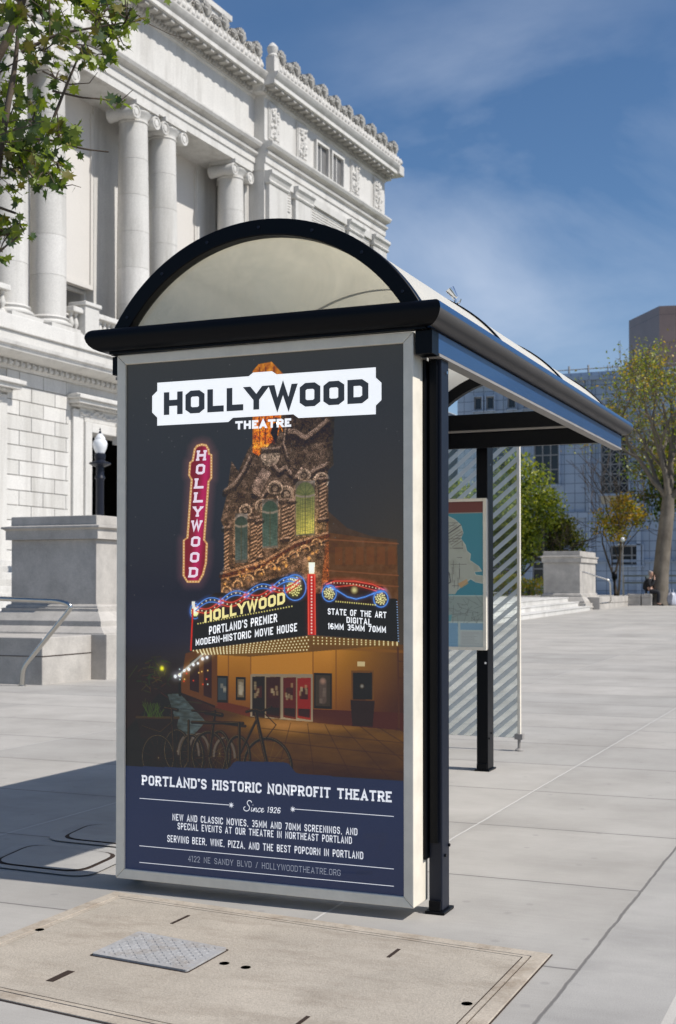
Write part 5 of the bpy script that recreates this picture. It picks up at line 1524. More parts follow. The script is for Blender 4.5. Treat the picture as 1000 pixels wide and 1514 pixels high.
# entablature
def entab(dx, y0, y1):
    return run([(-3, 17.2), (dx, 17.2), (dx, 17.48), (dx + .05, 17.50), (dx + .05, 17.76), (dx + .16, 17.82), (dx + .18, 17.90), (dx + .05, 17.92), (dx + .05, 18.02), (dx + .30, 18.10), (dx + .36, 18.20), (dx + .36, 18.26), (dx + .04, 18.34), (dx + .0, 18.42), (dx, 20.0), (dx + .08, 20.04), (dx + .08, 20.10), (-3, 20.10)], y0, y1)
cb('entablature', entab(-0.02, UL, UP), M_STONE, smooth=25)
m = MB(); m.box(-3.0, UL, 17.19, -0.2, UP, 17.199); cb('ceiling', m, M_STONE)
def main_cornice(dx, y0, y1, nm):
    c = cb('cornice', run([(-3, 20.102), (dx + .10, 20.102), (dx + .16, 20.16), (dx + .22, 20.30), (dx + .62, 20.32), (dx + .66, 20.34), (dx + .66, 20.50), (dx + .70, 20.53), (dx + .78, 20.64), (dx + .82, 20.72), (dx + .82, 20.76), (dx + .3, 20.80), (-3, 20.80)], y0, y1), M_STONE, smooth=25)
    m = MB(); y = y0 + .1
    while y < y1 - .2:
        m.box(dx + .12, y, 20.11, dx + .24, y + .10, 20.29); y += .20
    y = y0 + .2
    while y < y1 - .2:
        m.box(dx + .25, y, 20.20, dx + .58, y + .22, 20.318); y += .52
    m.box(dx + .10, y0, 20.107, dx + .125, y1 - .2, 20.285); m.box(dx + .11, y0, 20.286, dx + .57, y1 - .2, 20.2985)
    m.build('dentils', M_SOOT, c, shift=(0, 0, 0))
    return c
main_cornice(-0.02, UL, UP - .4, 'main')
main_cornice(0.40, UP - .4, UR + 0.0, 'pav')
# the pavilion
m = MB(); m.box(-8, UP, 0, 0.40, UR, 17.2); cb('pavilion_wall', m, M_STONE)
cb('entablature', entab(0.42, UP - .02, UR + .02), M_STONE, smooth=25)
# return of the cornice round the far end
m = MB(); m.box(-8, UR + .001, 20.32, 1.20, UR + .55, 20.78); m.box(-8, UR + .001, 20.11, .7, UR + .2, 20.318); cb('cornice_return', m, M_STONE, bevel=.04)
def relief(yc, w, z0, z1, x):
    m = MB(); m.box(x, yc - w, z0, x + .05, yc + w, z1); m.box(x + .05, yc - w + .07, z0 + .08, x + .08, yc + w - .07, z1 - .08)
    for k in range(34):
        z = rr.uniform(z0 + .16, z1 - .16); y = yc + rr.uniform(-1, 1) * (w - .18)
        s = rr.uniform(.05, .11)
        m.lathe([(.01, -s), (s * .8, -s * .6), (s, 0), (s * .8, s * .6), (.01, s)], (x + .07, y, z), 7)
    m.tube([(x + .09, yc, z0 + .15), (x + .11, yc + .06, (z0 + z1) / 2 - .2), (x + .11, yc - .06, (z0 + z1) / 2 + .2), (x + .09, yc, z1 - .15)], .07, 8)
    cb('relief_panel', m, M_STONE_D, smooth=50)
for yc in (-11.9, -9.5, -4.3, -1.78): relief(yc, .46, 18.5, 19.92, 0.421)
# attic windows: recessed openings framed by piers
for y0, y1 in ((-8.25, -7.2), (-6.75, -5.7)):
    m = MB(); m.box(0.30, y0, 18.45, 0.4215, y1, 19.62)
    w_ = cb('attic_window', m, M_ATTIC)
    m = MB(); m.box(0.421, y0 - .10, 18.43, 0.56, y0, 19.72); m.box(0.421, y1, 18.43, 0.56, y1 + .10, 19.72); m.box(0.421, y0, 19.62, 0.56, y1, 19.72); m.box(.4216, (y0 + y1) / 2 - .03, 18.45, .46, (y0 + y1) / 2 + .03, 19.62)
    m.build('frame', M_STONE, w_, shift=(0, 0, 0))
# pilasters and panels under the entablature
for y0, y1 in ((-12.58, -10.9), (-10.35, -8.75), (-5.25, -3.7), (-2.6, UR - .01)):
    m = MB(); m.box(0.401, y0 + .08, 8.9, 0.58, y1 - .08, 16.75)
    p_ = cb('pilaster', m, M_STONE, bevel=.02)
    m = run([(0.401, 16.70), (.62, 16.70), (.66, 16.76), (.64, 16.80), (.60, 16.84), (.66, 16.98), (.74, 17.06), (.74, 17.18), (.401, 17.18)], y0, y1); m.build('capital', M_STONE, p_, shift=(0, 0, 0))
m = MB()
for y0, y1 in ((-10.85, -10.40), (-8.7, -5.3), (-3.65, -2.65)):
    m.box(.401, y0, 16.90, .54, y1, 17.19)
    for k in range(7): m.box(.401, y0 + .05, 16.1 + k * .11, .44, y1 - .05, 16.17 + k * .11)
cb('louvred_band', m, M_STONE)
m = MB(); pts = [(-7.0 + 1.15 * math.cos(a), 14.75 + 1.15 * math.sin(a)) for a in [PI * k / 24 for k in range(25)]]
for r_, x in ((.14, .44), (.08, .5)): m.tube([(x, -7.0 + (1.15 - .1 * (x > .45)) * math.cos(PI * k / 24), 14.75 + (1.15 - .1 * (x > .45)) * math.sin(PI * k / 24)) for k in range(25)], r_, 8)
cb('arch_moulding', m, M_STONE, smooth=50)
# cresting with palmettes along the roof edge
def palmette(w, h):
    pts = []
    for k in range(41):
        a = PI * k / 40
        r_ = 1.0 + .17 * math.cos(a * 12)
        pts.append((w * math.cos(a) * r_, h * .38 + h * .60 * math.sin(a) * r_))
    pts += [(-w * .75, h * .2), (-w * 1.05, 0), (w * 1.05, 0), (w * .75, h * .2)]
    return pts
def antefix(x, y, z, w, h):
    m = MB(); m.prism(palmette(w, h), lambda p, t: (t, p[0] + y, z + p[1]), x - .11, x + .11)
    for k in range(5):
        a = PI * (k + .5) / 5
        m.tube([(x + .12, y, z + h * .2), (x + .18, y + w * .45 * math.cos(a), z + h * (.38 + .32 * math.sin(a))), (x + .14, y + w * .85 * math.cos(a), z + h * (.38 + .55 * math.sin(a)))], [.05, .075, .05], 6)
    return m
for dx, y0, y1, nm in ((0.40, UP, UR + .5, 1), (-0.02, -40.0, UP - .6, 0)):
    m = MB(); m.box(dx + .36, y0, 20.80, dx + .58, y1, 21.22); 
    y = y0
    while y < y1 - .1:
        m.lathe([(.02, -.14), (.11, -.08), (.13, 0), (.1, .09), (.02, .15)], (dx + .58, y + .16, 21.02 + rr.uniform(-.03, .03)), 8)
        m.tube([(dx + .59, y, 20.88), (dx + .63, y + .09, 21.06), (dx + .59, y + .18, 21.2)], .05, 5); y += .31
    cb('cresting', m, M_STONE_D, smooth=50)
    a0 = cb('antefix', antefix(dx + .47, y0 + .35, 21.2, .30, .62), M_SOOT, smooth=40)
    s0 = cb('antefix', antefix(dx + .47, y0 + .98, 21.2, .24, .38), M_SOOT, smooth=40)
    k = 1
    while y0 + .35 + 1.25 * k < y1 - .1:
        dup_part(a0, bd, (0, 1.25 * k, rr.uniform(-.02, .02)))
        if y0 + .98 + 1.25 * k < y1: dup_part(s0, bd, (0, 1.25 * k, 0))
        k += 1
m = MB(); m.box(.70, UP - .42, 20.78, 1.06, UP - .02, 21.35); m.lathe([(.19, 21.35), (.22, 21.42), (.16, 21.5), (.20, 21.62), (.22, 21.75), (.14, 21.86), (.03, 21.95)], (.88, UP - .22, 0), 12); cb('finial', m, M_STONE_D, smooth=40)
m = MB(); m.box(-6, UL, 20.80, -0.6, -13.6, 22.75); m.box(-6, UL, 22.751, -0.5, -13.5, 22.95); m.box(-8, UP, 17.2, -3.001, UR, 20.3); m.box(-6, UL, 17.2, -3.001, UP, 20.8); cb('attic_wall', m, M_STONE)
# steps up to the doors
m = MB()
for k in range(9):
    m.box(-0.3, UL, 0.0, 6.6 - k * .40, UP - 1, 0.55 + k * .16)
cb('entrance_steps', m, M_STONE, bevel=.015)

# ------------------------------------------------------------------ street lamp in front of the door
def street_lamp(loc, label, cat='street lamp'):
    t = thing('street_lamp', label, cat, loc, local=True)
    m = MB(); m.lathe([(.26, 0), (.26, .12), (.2, .2), (.17, .5), (.13, .6), (.105, .75), (.098, 1.6), (.09, 3.55), (.12, 3.6), (.10, 3.66)], (0, 0, 0), 20); m.build('pole', M_NAVY, t, smooth=35)
    m = MB(); m.lathe([(.10, 3.86), (.16, 3.88), (.25, 3.93), (.25, 3.96), (.14, 3.99), (.11, 4.02), (.13, 4.08), (.13, 4.16), (.10, 4.18)], (0, 0, 0), 20); m.lathe([(.095, 3.6), (.095, 3.9)], (0, 0, 0), 16); m.build('collar', M_NAVY, t, smooth=35)
    m = MB(); m.lathe([(.10, 4.18), (.155, 4.30), (.17, 4.40), (.155, 4.46), (.12, 4.50), (.125, 4.53), (.09, 4.58), (.05, 4.63), (.01, 4.65)], (0, 0, 0), 24); gl_ = m.build('globe', M_LAMPW, t, smooth=50)
    m = MB(); m.lathe([(.03, 4.64), (.035, 4.67), (.012, 4.70), (.018, 4.74), (.002, 4.78)], (0, 0, 0), 10); m.build('finial', M_NAVY, gl_, shift=(0, 0, 0))
    return t
street_lamp((-16.80, 25.41, 0.10), 'navy lamp post with white acorn globe in front of the tall doorway')

# ------------------------------------------------------------------ buildings across the square
def tile_mat(name, c0, c1, joint, size):
    m, nt, p, out = node_mat(name)
    co = obj_co(nt)
    sp = nt.nodes.new('ShaderNodeSeparateXYZ'); nt.links.new(co, sp.inputs[0])
    cm = nt.nodes.new('ShaderNodeCombineXYZ')
    nt.links.new(math_n(nt, 'ADD', sp.outputs[0], sp.outputs[1]), cm.inputs[0]); nt.links.new(sp.outputs[2], cm.inputs[1])
    br = nt.nodes.new('ShaderNodeTexBrick')
    br.offset = 0; br.squash = 1
    br.inputs['Scale'].default_value = 1.0
    br.inputs['Brick Width'].default_value = size[0]; br.inputs['Row Height'].default_value = size[1]
    br.inputs['Mortar Size'].default_value = 0.028; br.inputs['Mortar Smooth'].default_value = 0.1
    br.inputs['Color1'].default_value = (*c0, 1); br.inputs['Color2'].default_value = (*c1, 1); br.inputs['Mortar'].default_value = (*joint, 1)
    nt.links.new(cm.outputs[0], br.inputs['Vector'])
    v = ramp(nt, tex_noise(nt, co, 0.35, 6, 0.6), [(0.3, (.88,) * 3), (0.7, (1.08,) * 3)])
    nt.links.new(mix_c(nt, 1.0, br.outputs['Color'], v, 'MULTIPLY'), p.inputs['Base Color'])
    p.inputs['Roughness'].default_value = 0.35
    return m
M_TILE = tile_mat('blue_grey_panels', (0.30, 0.365, 0.46), (0.335, 0.40, 0.495), (0.12, 0.145, 0.19), (0.86, 0.80))
M_BROWN = tile_mat('brown_stone_panels', (0.20, 0.145, 0.13), (0.22, 0.16, 0.14), (0.10, 0.07, 0.065), (6.0, 3.6))
M_TANP = grainy('tan_spandrel', (0.42, 0.36, 0.26), 0.1, 2, 20)
M_WHITEB = grainy('white_render', (0.62, 0.62, 0.60), 0.06, 1, 20)
ob = thing('office_building', 'blue-grey panelled office building behind the trees', 'office building', (-20, 105, 0))
def obm(name, mb, mat, parent=ob, **k): return mb.build(name, mat, parent, shift=WORLD[ob.name], **k)
m = MB(); m.box(-33.5, 105, 0.3, 30, 130, 18.0); wl_ = obm('wall', m, M_TILE)
m = MB(); m.box(-33.6, 104.6, 18.0, 30.2, 130.2, 18.35); m.box(-33.0, 105.4, 18.35, 30, 129, 18.75); obm('parapet', m, M_TILE)
m = MB()
for k in range(22): m.tube([(-32 + k * 1.6, 105.5, 18.75), (-32 + k * 1.6, 105.5, 19.25)], .05, 6)
m.tube([(-32.5, 105.5, 19.05), (10, 105.5, 19.05)], .04, 6)
for x in (-26.2, -24.0, -22.4): m.tube([(x, 105.5, 18.75), (x, 105.5, 19.35)], .09, 6)
obm('roof_railing', m, M_GREYP)
m = MB(); m.box(-33.55, 104.72, 6.75, 30.1, 105, 7.25); m.box(-33.55, 104.8, 3.1, 30.1, 105, 3.3); obm('string_course', m, M_TILE)
def office_window(x0, x1, z0, z1, nx, nz, cross=False, spandrel=False):
    m = MB(); m.box(x0, 104.93, z0, x1, 104.995, z1); w_ = obm('window', m, M_DARKGL)
    m = MB()
    for k in range(nx + 1): x = x0 + (x1 - x0) * k / nx; m.box(x - .05, 104.85, z0, x + .05, 104.929, z1)
    for k in range(nz + 1): z = z0 + (z1 - z0) * k / nz; m.box(x0, 104.86, z - .05, x1, 104.928, z + .05)
    if cross:
        for i in range(nx):
            for k in range(nz):
                a, b = x0 + (x1 - x0) * i / nx, x0 + (x1 - x0) * (i + 1) / nx; c, d = z0 + (z1 - z0) * k / nz, z0 + (z1 - z0) * (k + 1) / nz
                m.tube([(a, 104.9, c), (b, 104.9, d)], .035, 5); m.tube([(a, 104.9, d), (b, 104.9, c)], .035, 5)
    obm('mullions', m, M_GRILLE, w_)
    m = MB(); m.box(x0 - .16, 104.70, z0 - .06, x0 - .055, 104.999, z1 + .16); m.box(x1 + .055, 104.70, z0 - .06, x1 + .16, 104.999, z1 + .16); m.box(x0 - .055, 104.70, z1 + .055, x1 + .055, 104.999, z1 + .16); m.box(x0 - .2, 104.62, z0 - .20, x1 + .2, 104.999, z0 - .062); obm('surround', m, M_TILE, w_)
    if spandrel:
        m = MB(); m.box(x0 - .05, 104.8, z0 - .85, x1 + .05, 104.99, z0 - .21); obm('spandrel', m, M_TANP, w_)
for x in (-31.92, -30.85, -29.0, -27.6, -25.0, -23.8): office_window(x, x + .6, 16.1, 17.1, 1, 1)
for x in (-21.2, -16.4, -11.6, -6.8, -2.0): office_window(x, x + 2.15, 8.7, 14.2, 3, 7, True, True)
for x in (-30.6, -26.75): office_window(x, x + 2.0, 9.6, 13.2, 3, 3)
for x in (-30.6, -26.9): office_window(x, x + 2.6, 1.6, 5.6, 3, 4)
for x in (-20.4, -15.0, -9.6): office_window(x, x + 2.4, 2.9, 4.4, 3, 2)
m = MB()
for x in (-22.4, -18.4, -13.6): m.box(x, 104.7, 0.3, x + .35, 104.99, 18.0)
obm('pier', m, M_TILE)
tw = thing('tower_block', 'brown stone tower rising behind the sparse plane tree', 'tower', (-20, 170, 0))
m = MB(); P4 = [(-31.77, 175.7), (-26.5, 168), (-8, 172), (-14, 185)]
m.add([(x, y, 0) for x, y in P4] + [(x, y, z) for (x, y), z in zip(P4, (37.1, 37.1, 37.1, 37.1))], [(4, 5, 6, 7)] + [(i, (i + 1) % 4, 4 + (i + 1) % 4, 4 + i) for i in range(4)])
m.build('wall', M_BROWN, tw, shift=WORLD[tw.name])
m = MB(); m.add([(-31.2, 174.87, 29.6), (-28.4, 170.78, 29.6), (-28.4, 170.78, 31.6), (-31.2, 174.87, 31.6)], [(0, 1, 2, 3)])
for v in range(len(m.v)): m.v[v] = (m.v[v][0] - .08, m.v[v][1] - .03, m.v[v][2])
m.build('window', M_DARKGL, tw, shift=WORLD[tw.name])
wb = thing('white_building', 'sunlit white corner building seen through the far shelter arch', 'building', (-38, 98, 0))
m = MB(); m.box(-46, 98, 0.3, -35.2, 112, 15.2); m.build('wall', M_WHITEB, wb, shift=WORLD[wb.name])
m = MB(); m.box(-46.2, 97.5, 15.2, -34.7, 112.4, 15.5); m.box(-46.3, 97.2, 15.5, -34.3, 112.6, 15.9); m.box(-46, 98, 15.9, -35.3, 112, 16.5); m.build('cornice', M_WHITEB, wb, shift=WORLD[wb.name])
m = MB()
for k in range(3):
    for z in (3, 7, 11): m.box(-44 + k * 3, 97.96, z, -42.6 + k * 3, 97.99, z + 2)
m.build('windows', M_DARKGL, wb, shift=WORLD[wb.name])

# ------------------------------------------------------------------ trees
LEAFQ = [(-.5, -.5), (.5, -.5), (.5, .5), (-.5, .5)]
MAPLE = [(0, -.5), (.06, -.28), (.36, -.36), (.26, -.12), (.52, .06), (.26, .10), (.22, .30), (.08, .22), (0, .55), (-.08, .22), (-.22, .30), (-.26, .10), (-.52, .06), (-.26, -.12), (-.36, -.36), (-.06, -.28)]
OVAL = [(0, -.5), (.24, -.2), (.22, .15), (0, .5), (-.22, .15), (-.24, -.2)]
class Tree:
    def __init__(s, seed):
        s.r = random.Random(seed); s.wood = MB(); s.leaf = MB(); s.tips = []
    def branch(s, p, d, length, rad, depth, spread=0.5, up=0.12, kids=3, seg=4, minr=.006, tipf=.6, wig=.22):
        r = s.r; pts = [Vector(p)]; rads = [rad]; d = Vector(d).normalized()
        for i in range(seg):
            d = (d + Vector((r.gauss(0, wig), r.gauss(0, wig), r.gauss(0, wig) + up)) * .6).normalized()
            pts.append(pts[-1] + d * length / seg)
            rads.append(max(minr, rad * (1 - (1 - tipf) * (i + 1) / seg)))
        s.wood.tube(pts, rads, 7 if rad > .08 else (5 if rad > .03 else 4), cap=False)
        if depth <= 0:
            s.tips += [(pts[k], d) for k in range(1, len(pts))]
            return
        s.tips.append((pts[-1], d)) if depth == 1 else None
        n = kids + r.choice((-1, 0, 0, 1))
        for k in range(max(2, n)):
            t = r.uniform(.45, 1.0) if k else 1.0
            i = min(seg - 1, int(t * seg)); f = t * seg - i
            q = pts[i].lerp(pts[i + 1], f) if i < seg else pts[-1]
            ax = d.orthogonal().normalized(); ax.rotate(Matrix.Rotation(r.uniform(0, 2 * PI), 3, d))
            nd = (d * math.cos(spread) + ax * math.sin(spread) * r.uniform(.7, 1.3)).normalized()
            s.branch(q, nd, length * r.uniform(.58, .82), rads[-1] * r.uniform(.6, .85), depth - 1, spread, up, kids, max(3, seg - 1), minr, tipf, wig)
    def leaves(s, per_tip, size, spread, shape=OVAL, mats=3, mw=None, keep=lambda p: True, droop=0.3):
        r = s.r
        for p, d in s.tips:
            if not keep(p): continue
            mi = r.choices(range(mats), mw or [1] * mats)[0]
            for k in range(max(0, int(per_tip * r.uniform(.4, 1.6)))):
                q = p + Vector((r.gauss(0, 1), r.gauss(0, 1), r.gauss(0, .8))) * spread
                nrm = Vector((r.gauss(0, .7), r.gauss(0, .7), r.gauss(.5, .6))).normalized()
                u = nrm.orthogonal().normalized(); u.rotate(Matrix.Rotation(r.uniform(0, 2 * PI), 3, nrm)); v = nrm.cross(u)
                sz = size * r.uniform(.65, 1.3)
                fold = r.uniform(-.15, .25)
                vs = [q + u * a * sz + v * b * sz + nrm * (abs(a) * fold - droop * (b + .5) ** 2 * .4) * sz for a, b in shape]
                m_ = mi if r.random() < .75 else r.randrange(mats)
                s.leaf.add(vs, [tuple(range(len(vs)))], m_)
    def build(s, name, label, loc, bark, leafs, cat='tree', group=None):
        t = thing(name, label, cat, loc, local=False, group=group)
        s.wood.build('trunk', bark, t, smooth=60, shift=WORLD[t.name], recalc=False)
        s.leaf.build('crown', leafs, t, shift=WORLD[t.name], recalc=False)
        return t

# near maple whose boughs hang in at the top left
T = Tree(21)
base = Vector((-6.3, 6.15, 0))
T.wood.tube([base, base + Vector((.05, .0, 1.2)), base + Vector((.12, .05, 2.6)), base + Vector((.30, .08, 3.6)), base + Vector((.5, .12, 4.6)), base + Vector((.8, .15, 5.8))], [.17, .14, .125, .11, .085, .05], 12)
limbs = [
 [(-6.05, 6.22, 3.5), (-5.45, 6.35, 4.05), (-5.05, 6.47, 4.42), (-4.88, 6.53, 4.82), (-4.80, 6.6, 5.3)],
 [(-5.06, 6.45, 3.55), (-5.00, 6.48, 4.0), (-4.93, 6.52, 4.45), (-4.91, 6.53, 5.0)],
 [(-6.0, 6.2, 3.2), (-5.4, 6.35, 3.42), (-5.06, 6.45, 3.55), (-4.93, 6.52, 3.50)],
 [(-4.78, 6.62, 3.98), (-4.66, 6.66, 4.30), (-4.55, 6.69, 4.56), (-4.42, 6.75, 4.78)],
 [(-5.45, 6.35, 3.9), (-5.0, 6.5, 3.95), (-4.78, 6.62, 3.98), (-4.55, 6.69, 3.90), (-4.40, 6.74, 3.88)],
 [(-4.90, 6.53, 4.50), (-4.70, 6.62, 4.62), (-4.45, 6.72, 4.66), (-4.22, 6.82, 4.70)],
 [(-5.4, 6.35, 2.9), (-5.15, 6.43, 3.15), (-5.02, 6.50, 3.28), (-4.93, 6.54, 3.36)],
]
for L_, rd in zip(limbs, (.042, .028, .022, .010, .013, .012, .014)):
    T.wood.tube(curve_pts(L_, .15, 4), [rd * (1 - .65 * i / (len(curve_pts(L_, .15, 4)) - 1)) for i in range(len(curve_pts(L_, .15, 4)))], 8)
def leaf_cluster(c, rad, n, size):
    for k in range(n):
        a = Vector((T.r.gauss(0, .55), T.r.gauss(0, .55), T.r.gauss(0, .5))) * rad
        p = Vector(c) + a
        if k % 5 == 0: T.wood.tube([Vector(c), Vector(c) + a * .55 + Vector((0, 0, .015)), p], [.006, .004, .002], 4, cap=False)
        T.tips = [(p, Vector((0, 0, 1)))]
        T.leaves(1.2, size, .03, MAPLE, 3, [6, 3, .5])
clusters = [((-4.568, 7.044, 4.803), 0.152, 63), ((-4.257, 6.714, 4.671), 0.114, 33), ((-4.384, 6.576, 4.645), 0.123, 33), ((-4.64, 7.037, 4.639), 0.085, 21), ((-4.45, 6.426, 4.435), 0.123, 29), ((-4.812, 6.625, 4.53), 0.114, 25), ((-4.779, 6.719, 4.384), 0.095, 16), ((-4.905, 6.718, 4.827), 0.114, 29), ((-4.781, 6.315, 4.607), 0.114, 21), ((-4.622, 6.857, 4.852), 0.114, 25), ((-4.787, 6.66, 4.917), 0.237, 63), ((-4.534, 7.11, 5.085), 0.19, 50), ((-4.788, 6.197, 4.759), 0.285, 84), ((-5.236, 6.916, 4.468), 0.133, 29), ((-4.703, 6.375, 3.992), 0.133, 25), ((-5.195, 6.792, 4.179), 0.152, 54), ((-4.984, 6.583, 3.933), 0.152, 71), ((-5.047, 6.877, 3.991), 0.142, 71), ((-4.56, 6.445, 3.894), 0.095, 29), ((-4.577, 6.574, 3.971), 0.057, 14), ((-4.582, 6.342, 3.664), 0.095, 29), ((-4.877, 6.893, 3.887), 0.057, 12), ((-4.96, 6.619, 3.815), 0.123, 37), ((-4.247, 6.6, 4.112), 0.043, 12), ((-4.378, 6.531, 4.363), 0.057, 12), ((-4.469, 6.384, 3.59), 0.038, 4), ((-4.606, 6.442, 3.616), 0.028, 4), ((-5.052, 6.605, 3.4), 0.095, 37), ((-4.914, 6.544, 3.424), 0.057, 16), ((-5.204, 6.681, 3.414), 0.114, 33), ((-5.036, 6.139, 3.781), 0.38, 126), ((-5.611, 6.641, 4.71), 0.475, 147), ((-5.087, 7.003, 4.367), 0.076, 10), ((-5.173, 6.729, 4.522), 0.114, 21)]
for c, rad, n in clusters:
    leaf_cluster(c, rad, int(n * 1.25), .086)
T.wood.tube([(-4.767, 6.667, 4.288), (-4.593, 6.741, 4.246), (-4.477, 6.79, 4.237), (-4.392, 6.826, 4.212)], [.008, .006, .005, .004], 5)
T.wood.tube([(-4.392, 6.826, 4.212), (-4.342, 6.848, 4.258), (-4.304, 6.864, 4.296)], [.004, .003, .002], 4)
T.wood.tube([(-4.902, 6.61, 3.784), (-4.844, 6.635, 3.7), (-4.748, 6.676, 3.679), (-4.651, 6.717, 3.7), (-4.601, 6.738, 3.683)], [.008, .006, .005, .003, .002], 5)
T.wood.tube([(-4.477, 6.79, 4.791), (-4.362, 6.84, 4.833), (-4.207, 6.905, 4.707), (-4.091, 6.954, 4.644), (-3.937, 7.02, 4.602)], [.006, .005, .003, .002, .001], 4)
T.wood.tube([(-4.825, 6.643, 4.413), (-4.67, 6.708, 4.33), (-4.555, 6.758, 4.338), (-4.508, 6.777, 4.405)], [.007, .005, .003, .002], 4)
T.build('maple_tree', 'near maple with bright green leaves hanging in at the top left', tuple(base), M_BARK, [M_LEAF1, M_LEAF2, M_LEAF3])

# sparse plane tree with the thick leaning trunk
T = Tree(5)
b = Vector((-8.08, 50.9, 0.42))
T.wood.tube([b + Vector((0, 0, -.1)), b + Vector((0, 0, .25)), b + Vector((.06, .02, 1.2)), b + Vector((.18, .02, 2.4)), b + Vector((.32, .03, 3.6)), b + Vector((.36, .05, 4.3))], [.50, .36, .31, .29, .27, .22], 14)
top = b + Vector((.34, .04, 4.0))
for d, L_, rd, dp in (((-.32, -.1, 1.0), 2.45, .12, 4), ((.3, .2, 1), 2.3, .15, 4), ((-.1, -.4, 1.0), 2.3, .13, 4), ((.8, 0, .75), 2.2, .12, 4), ((-.6, .1, .95), 2.3, .10, 4), ((-.35, .2, 1.2), 2.5, .12, 4)):
    T.branch(top, d, L_, rd, dp, .55, .10, 3, 5, .010, .62, .2)
T.leaves(7.5, .12, .30, OVAL, 4, [5, 3, 3, .7], keep=lambda p: T.r.random() < (.80 if p.z < 8.8 else (.22 if p.x < -9.0 else .6)))
T.build('plane_tree', 'tall sparse plane tree with a thick mottled trunk beside the seated person', tuple(b), M_BARKP, [M_LEAF3, M_LEAF5, M_LEAF1, M_LEAF4])
# denser tree behind it, running out of frame
T = Tree(9); b = Vector((-4.6, 57, .45))
T.branch(b, (0, 0, 1), 3.2, .24, 0, .5, .1, 3, 5); T.tips = []
for d, L_, rd in (((-.6, 0, .7), 2.4, .12), ((-.2, -.3, 1), 2.6, .14), ((.5, .1, .8), 2.3, .12), ((-.9, .2, .5), 2.0, .1)):
    T.branch(b + Vector((0, 0, 3.1)), d, L_, rd, 4, .5, .1, 3, 4, .012)
T.leaves(9, .17, .25, OVAL, 3, [2, 3, 2])
T.build('dense_tree', 'darker bushy tree at the right edge behind the plane tree', tuple(b), M_BARK, [M_LEAF3, M_LEAF2, M_LEAF1])
def bushy(name, label, loc, h0, h1, rx, ry, n, size, mats, mw, seed, bark=M_BARK, lumps=9, multi=False, cat='tree'):
    """a crown of many leaf clumps spread through an uneven volume over a branching trunk"""
    T = Tree(seed); r = T.r; b = Vector(loc)
    zc = (h0 + h1) / 2
    if multi:
        for a in range(3): T.branch(b, (r.uniform(-.25, .25), r.uniform(-.2, .2), 1), h0 * 1.1, .06, 3, .5, .15, 3, 4, .012)
    else:
        T.branch(b, (0, 0, 1), h0 * 1.05, .12, 4, .55, .15, 3, 4, .012)
    T.tips = []
    cl = []
    for k in range(lumps):
        a = r.uniform(0, 2 * PI); t = r.uniform(-.8, .95); q = math.sqrt(1 - t * t) * r.uniform(.35, .75)
        cl.append((b + Vector((math.cos(a) * rx * q, math.sin(a) * ry * q, zc + t * (h1 - h0) * .38)), r.uniform(.34, .52)))
    for k in range(n):
        c, s_ = cl[r.randrange(lumps)]
        v = Vector((r.gauss(0, 1), r.gauss(0, 1), r.gauss(0, 1))).normalized() * (r.random() ** .35)
        T.tips.append((c + Vector((v.x * rx * s_, v.y * ry * s_, v.z * (h1 - h0) * .5 * s_ * 1.1)), v))
    T.leaves(5, size, size * .9, OVAL, len(mats), mw)
    return T.build(name, label, loc, bark, mats, cat)
bushy('round_tree', 'bright green rounded tree half hidden by the striped glass', (-14.5, 53.2, .5), 1.5, 5.9, 2.0, 1.8, 3400, .15, [M_LEAF1, M_LEAF2, M_LEAF5], [5, .6, 5], 31, lumps=14)
bushy('round_tree', 'second bright green tree behind the frosted stripes, farther left', (-17.6, 52.2, .5), 1.4, 5.6, 1.9, 1.6, 2400, .15, [M_LEAF1, M_LEAF2, M_LEAF5], [5, 1, 4], 32, lumps=12)
bushy('olive_tree', 'small olive-green tree between the green tree and the pedestal', (-12.75, 54.6, .5), 1.5, 3.7, .95, .9, 1100, .12, [M_LEAF3, M_LEAF5, M_LEAF2], [3, 2, 2], 33, lumps=8)
bushy('golden_tree', 'small autumn tree with golden leaves and bare lower twigs', (-10.35, 54.4, .48), 2.4, 4.5, 1.15, .9, 520, .13, [M_LEAF4, M_LEAF5, M_LEAF3], [6, 2, 1], 34, lumps=9, multi=True)
T = Tree(41)
for k in range(1500):
    r = T.r; x = r.uniform(-17.0, -12.55); y = 50.7 + r.gauss(0, .25); z = .55 + 1.0 * r.random() ** .6 + .12 * math.sin(x * 3)
    T.tips.append((Vector((x, y, z)), Vector((0, 0, 1))))
T.leaves(4, .10, .08, OVAL, 3, [2, 5, 2])
for k in range(40):
    x = T.r.uniform(-16.9, -12.6); T.wood.tube([(x, 50.7, .5), (x + .1, 50.75, 1.2)], .015, 4)
T.build('hedge', 'clipped yellow-green hedge between the striped glass and the far pedestal', (-14.8, 50.7, .5), M_BARK, [M_LEAF1, M_LEAF5, M_LEAF4], 'hedge')

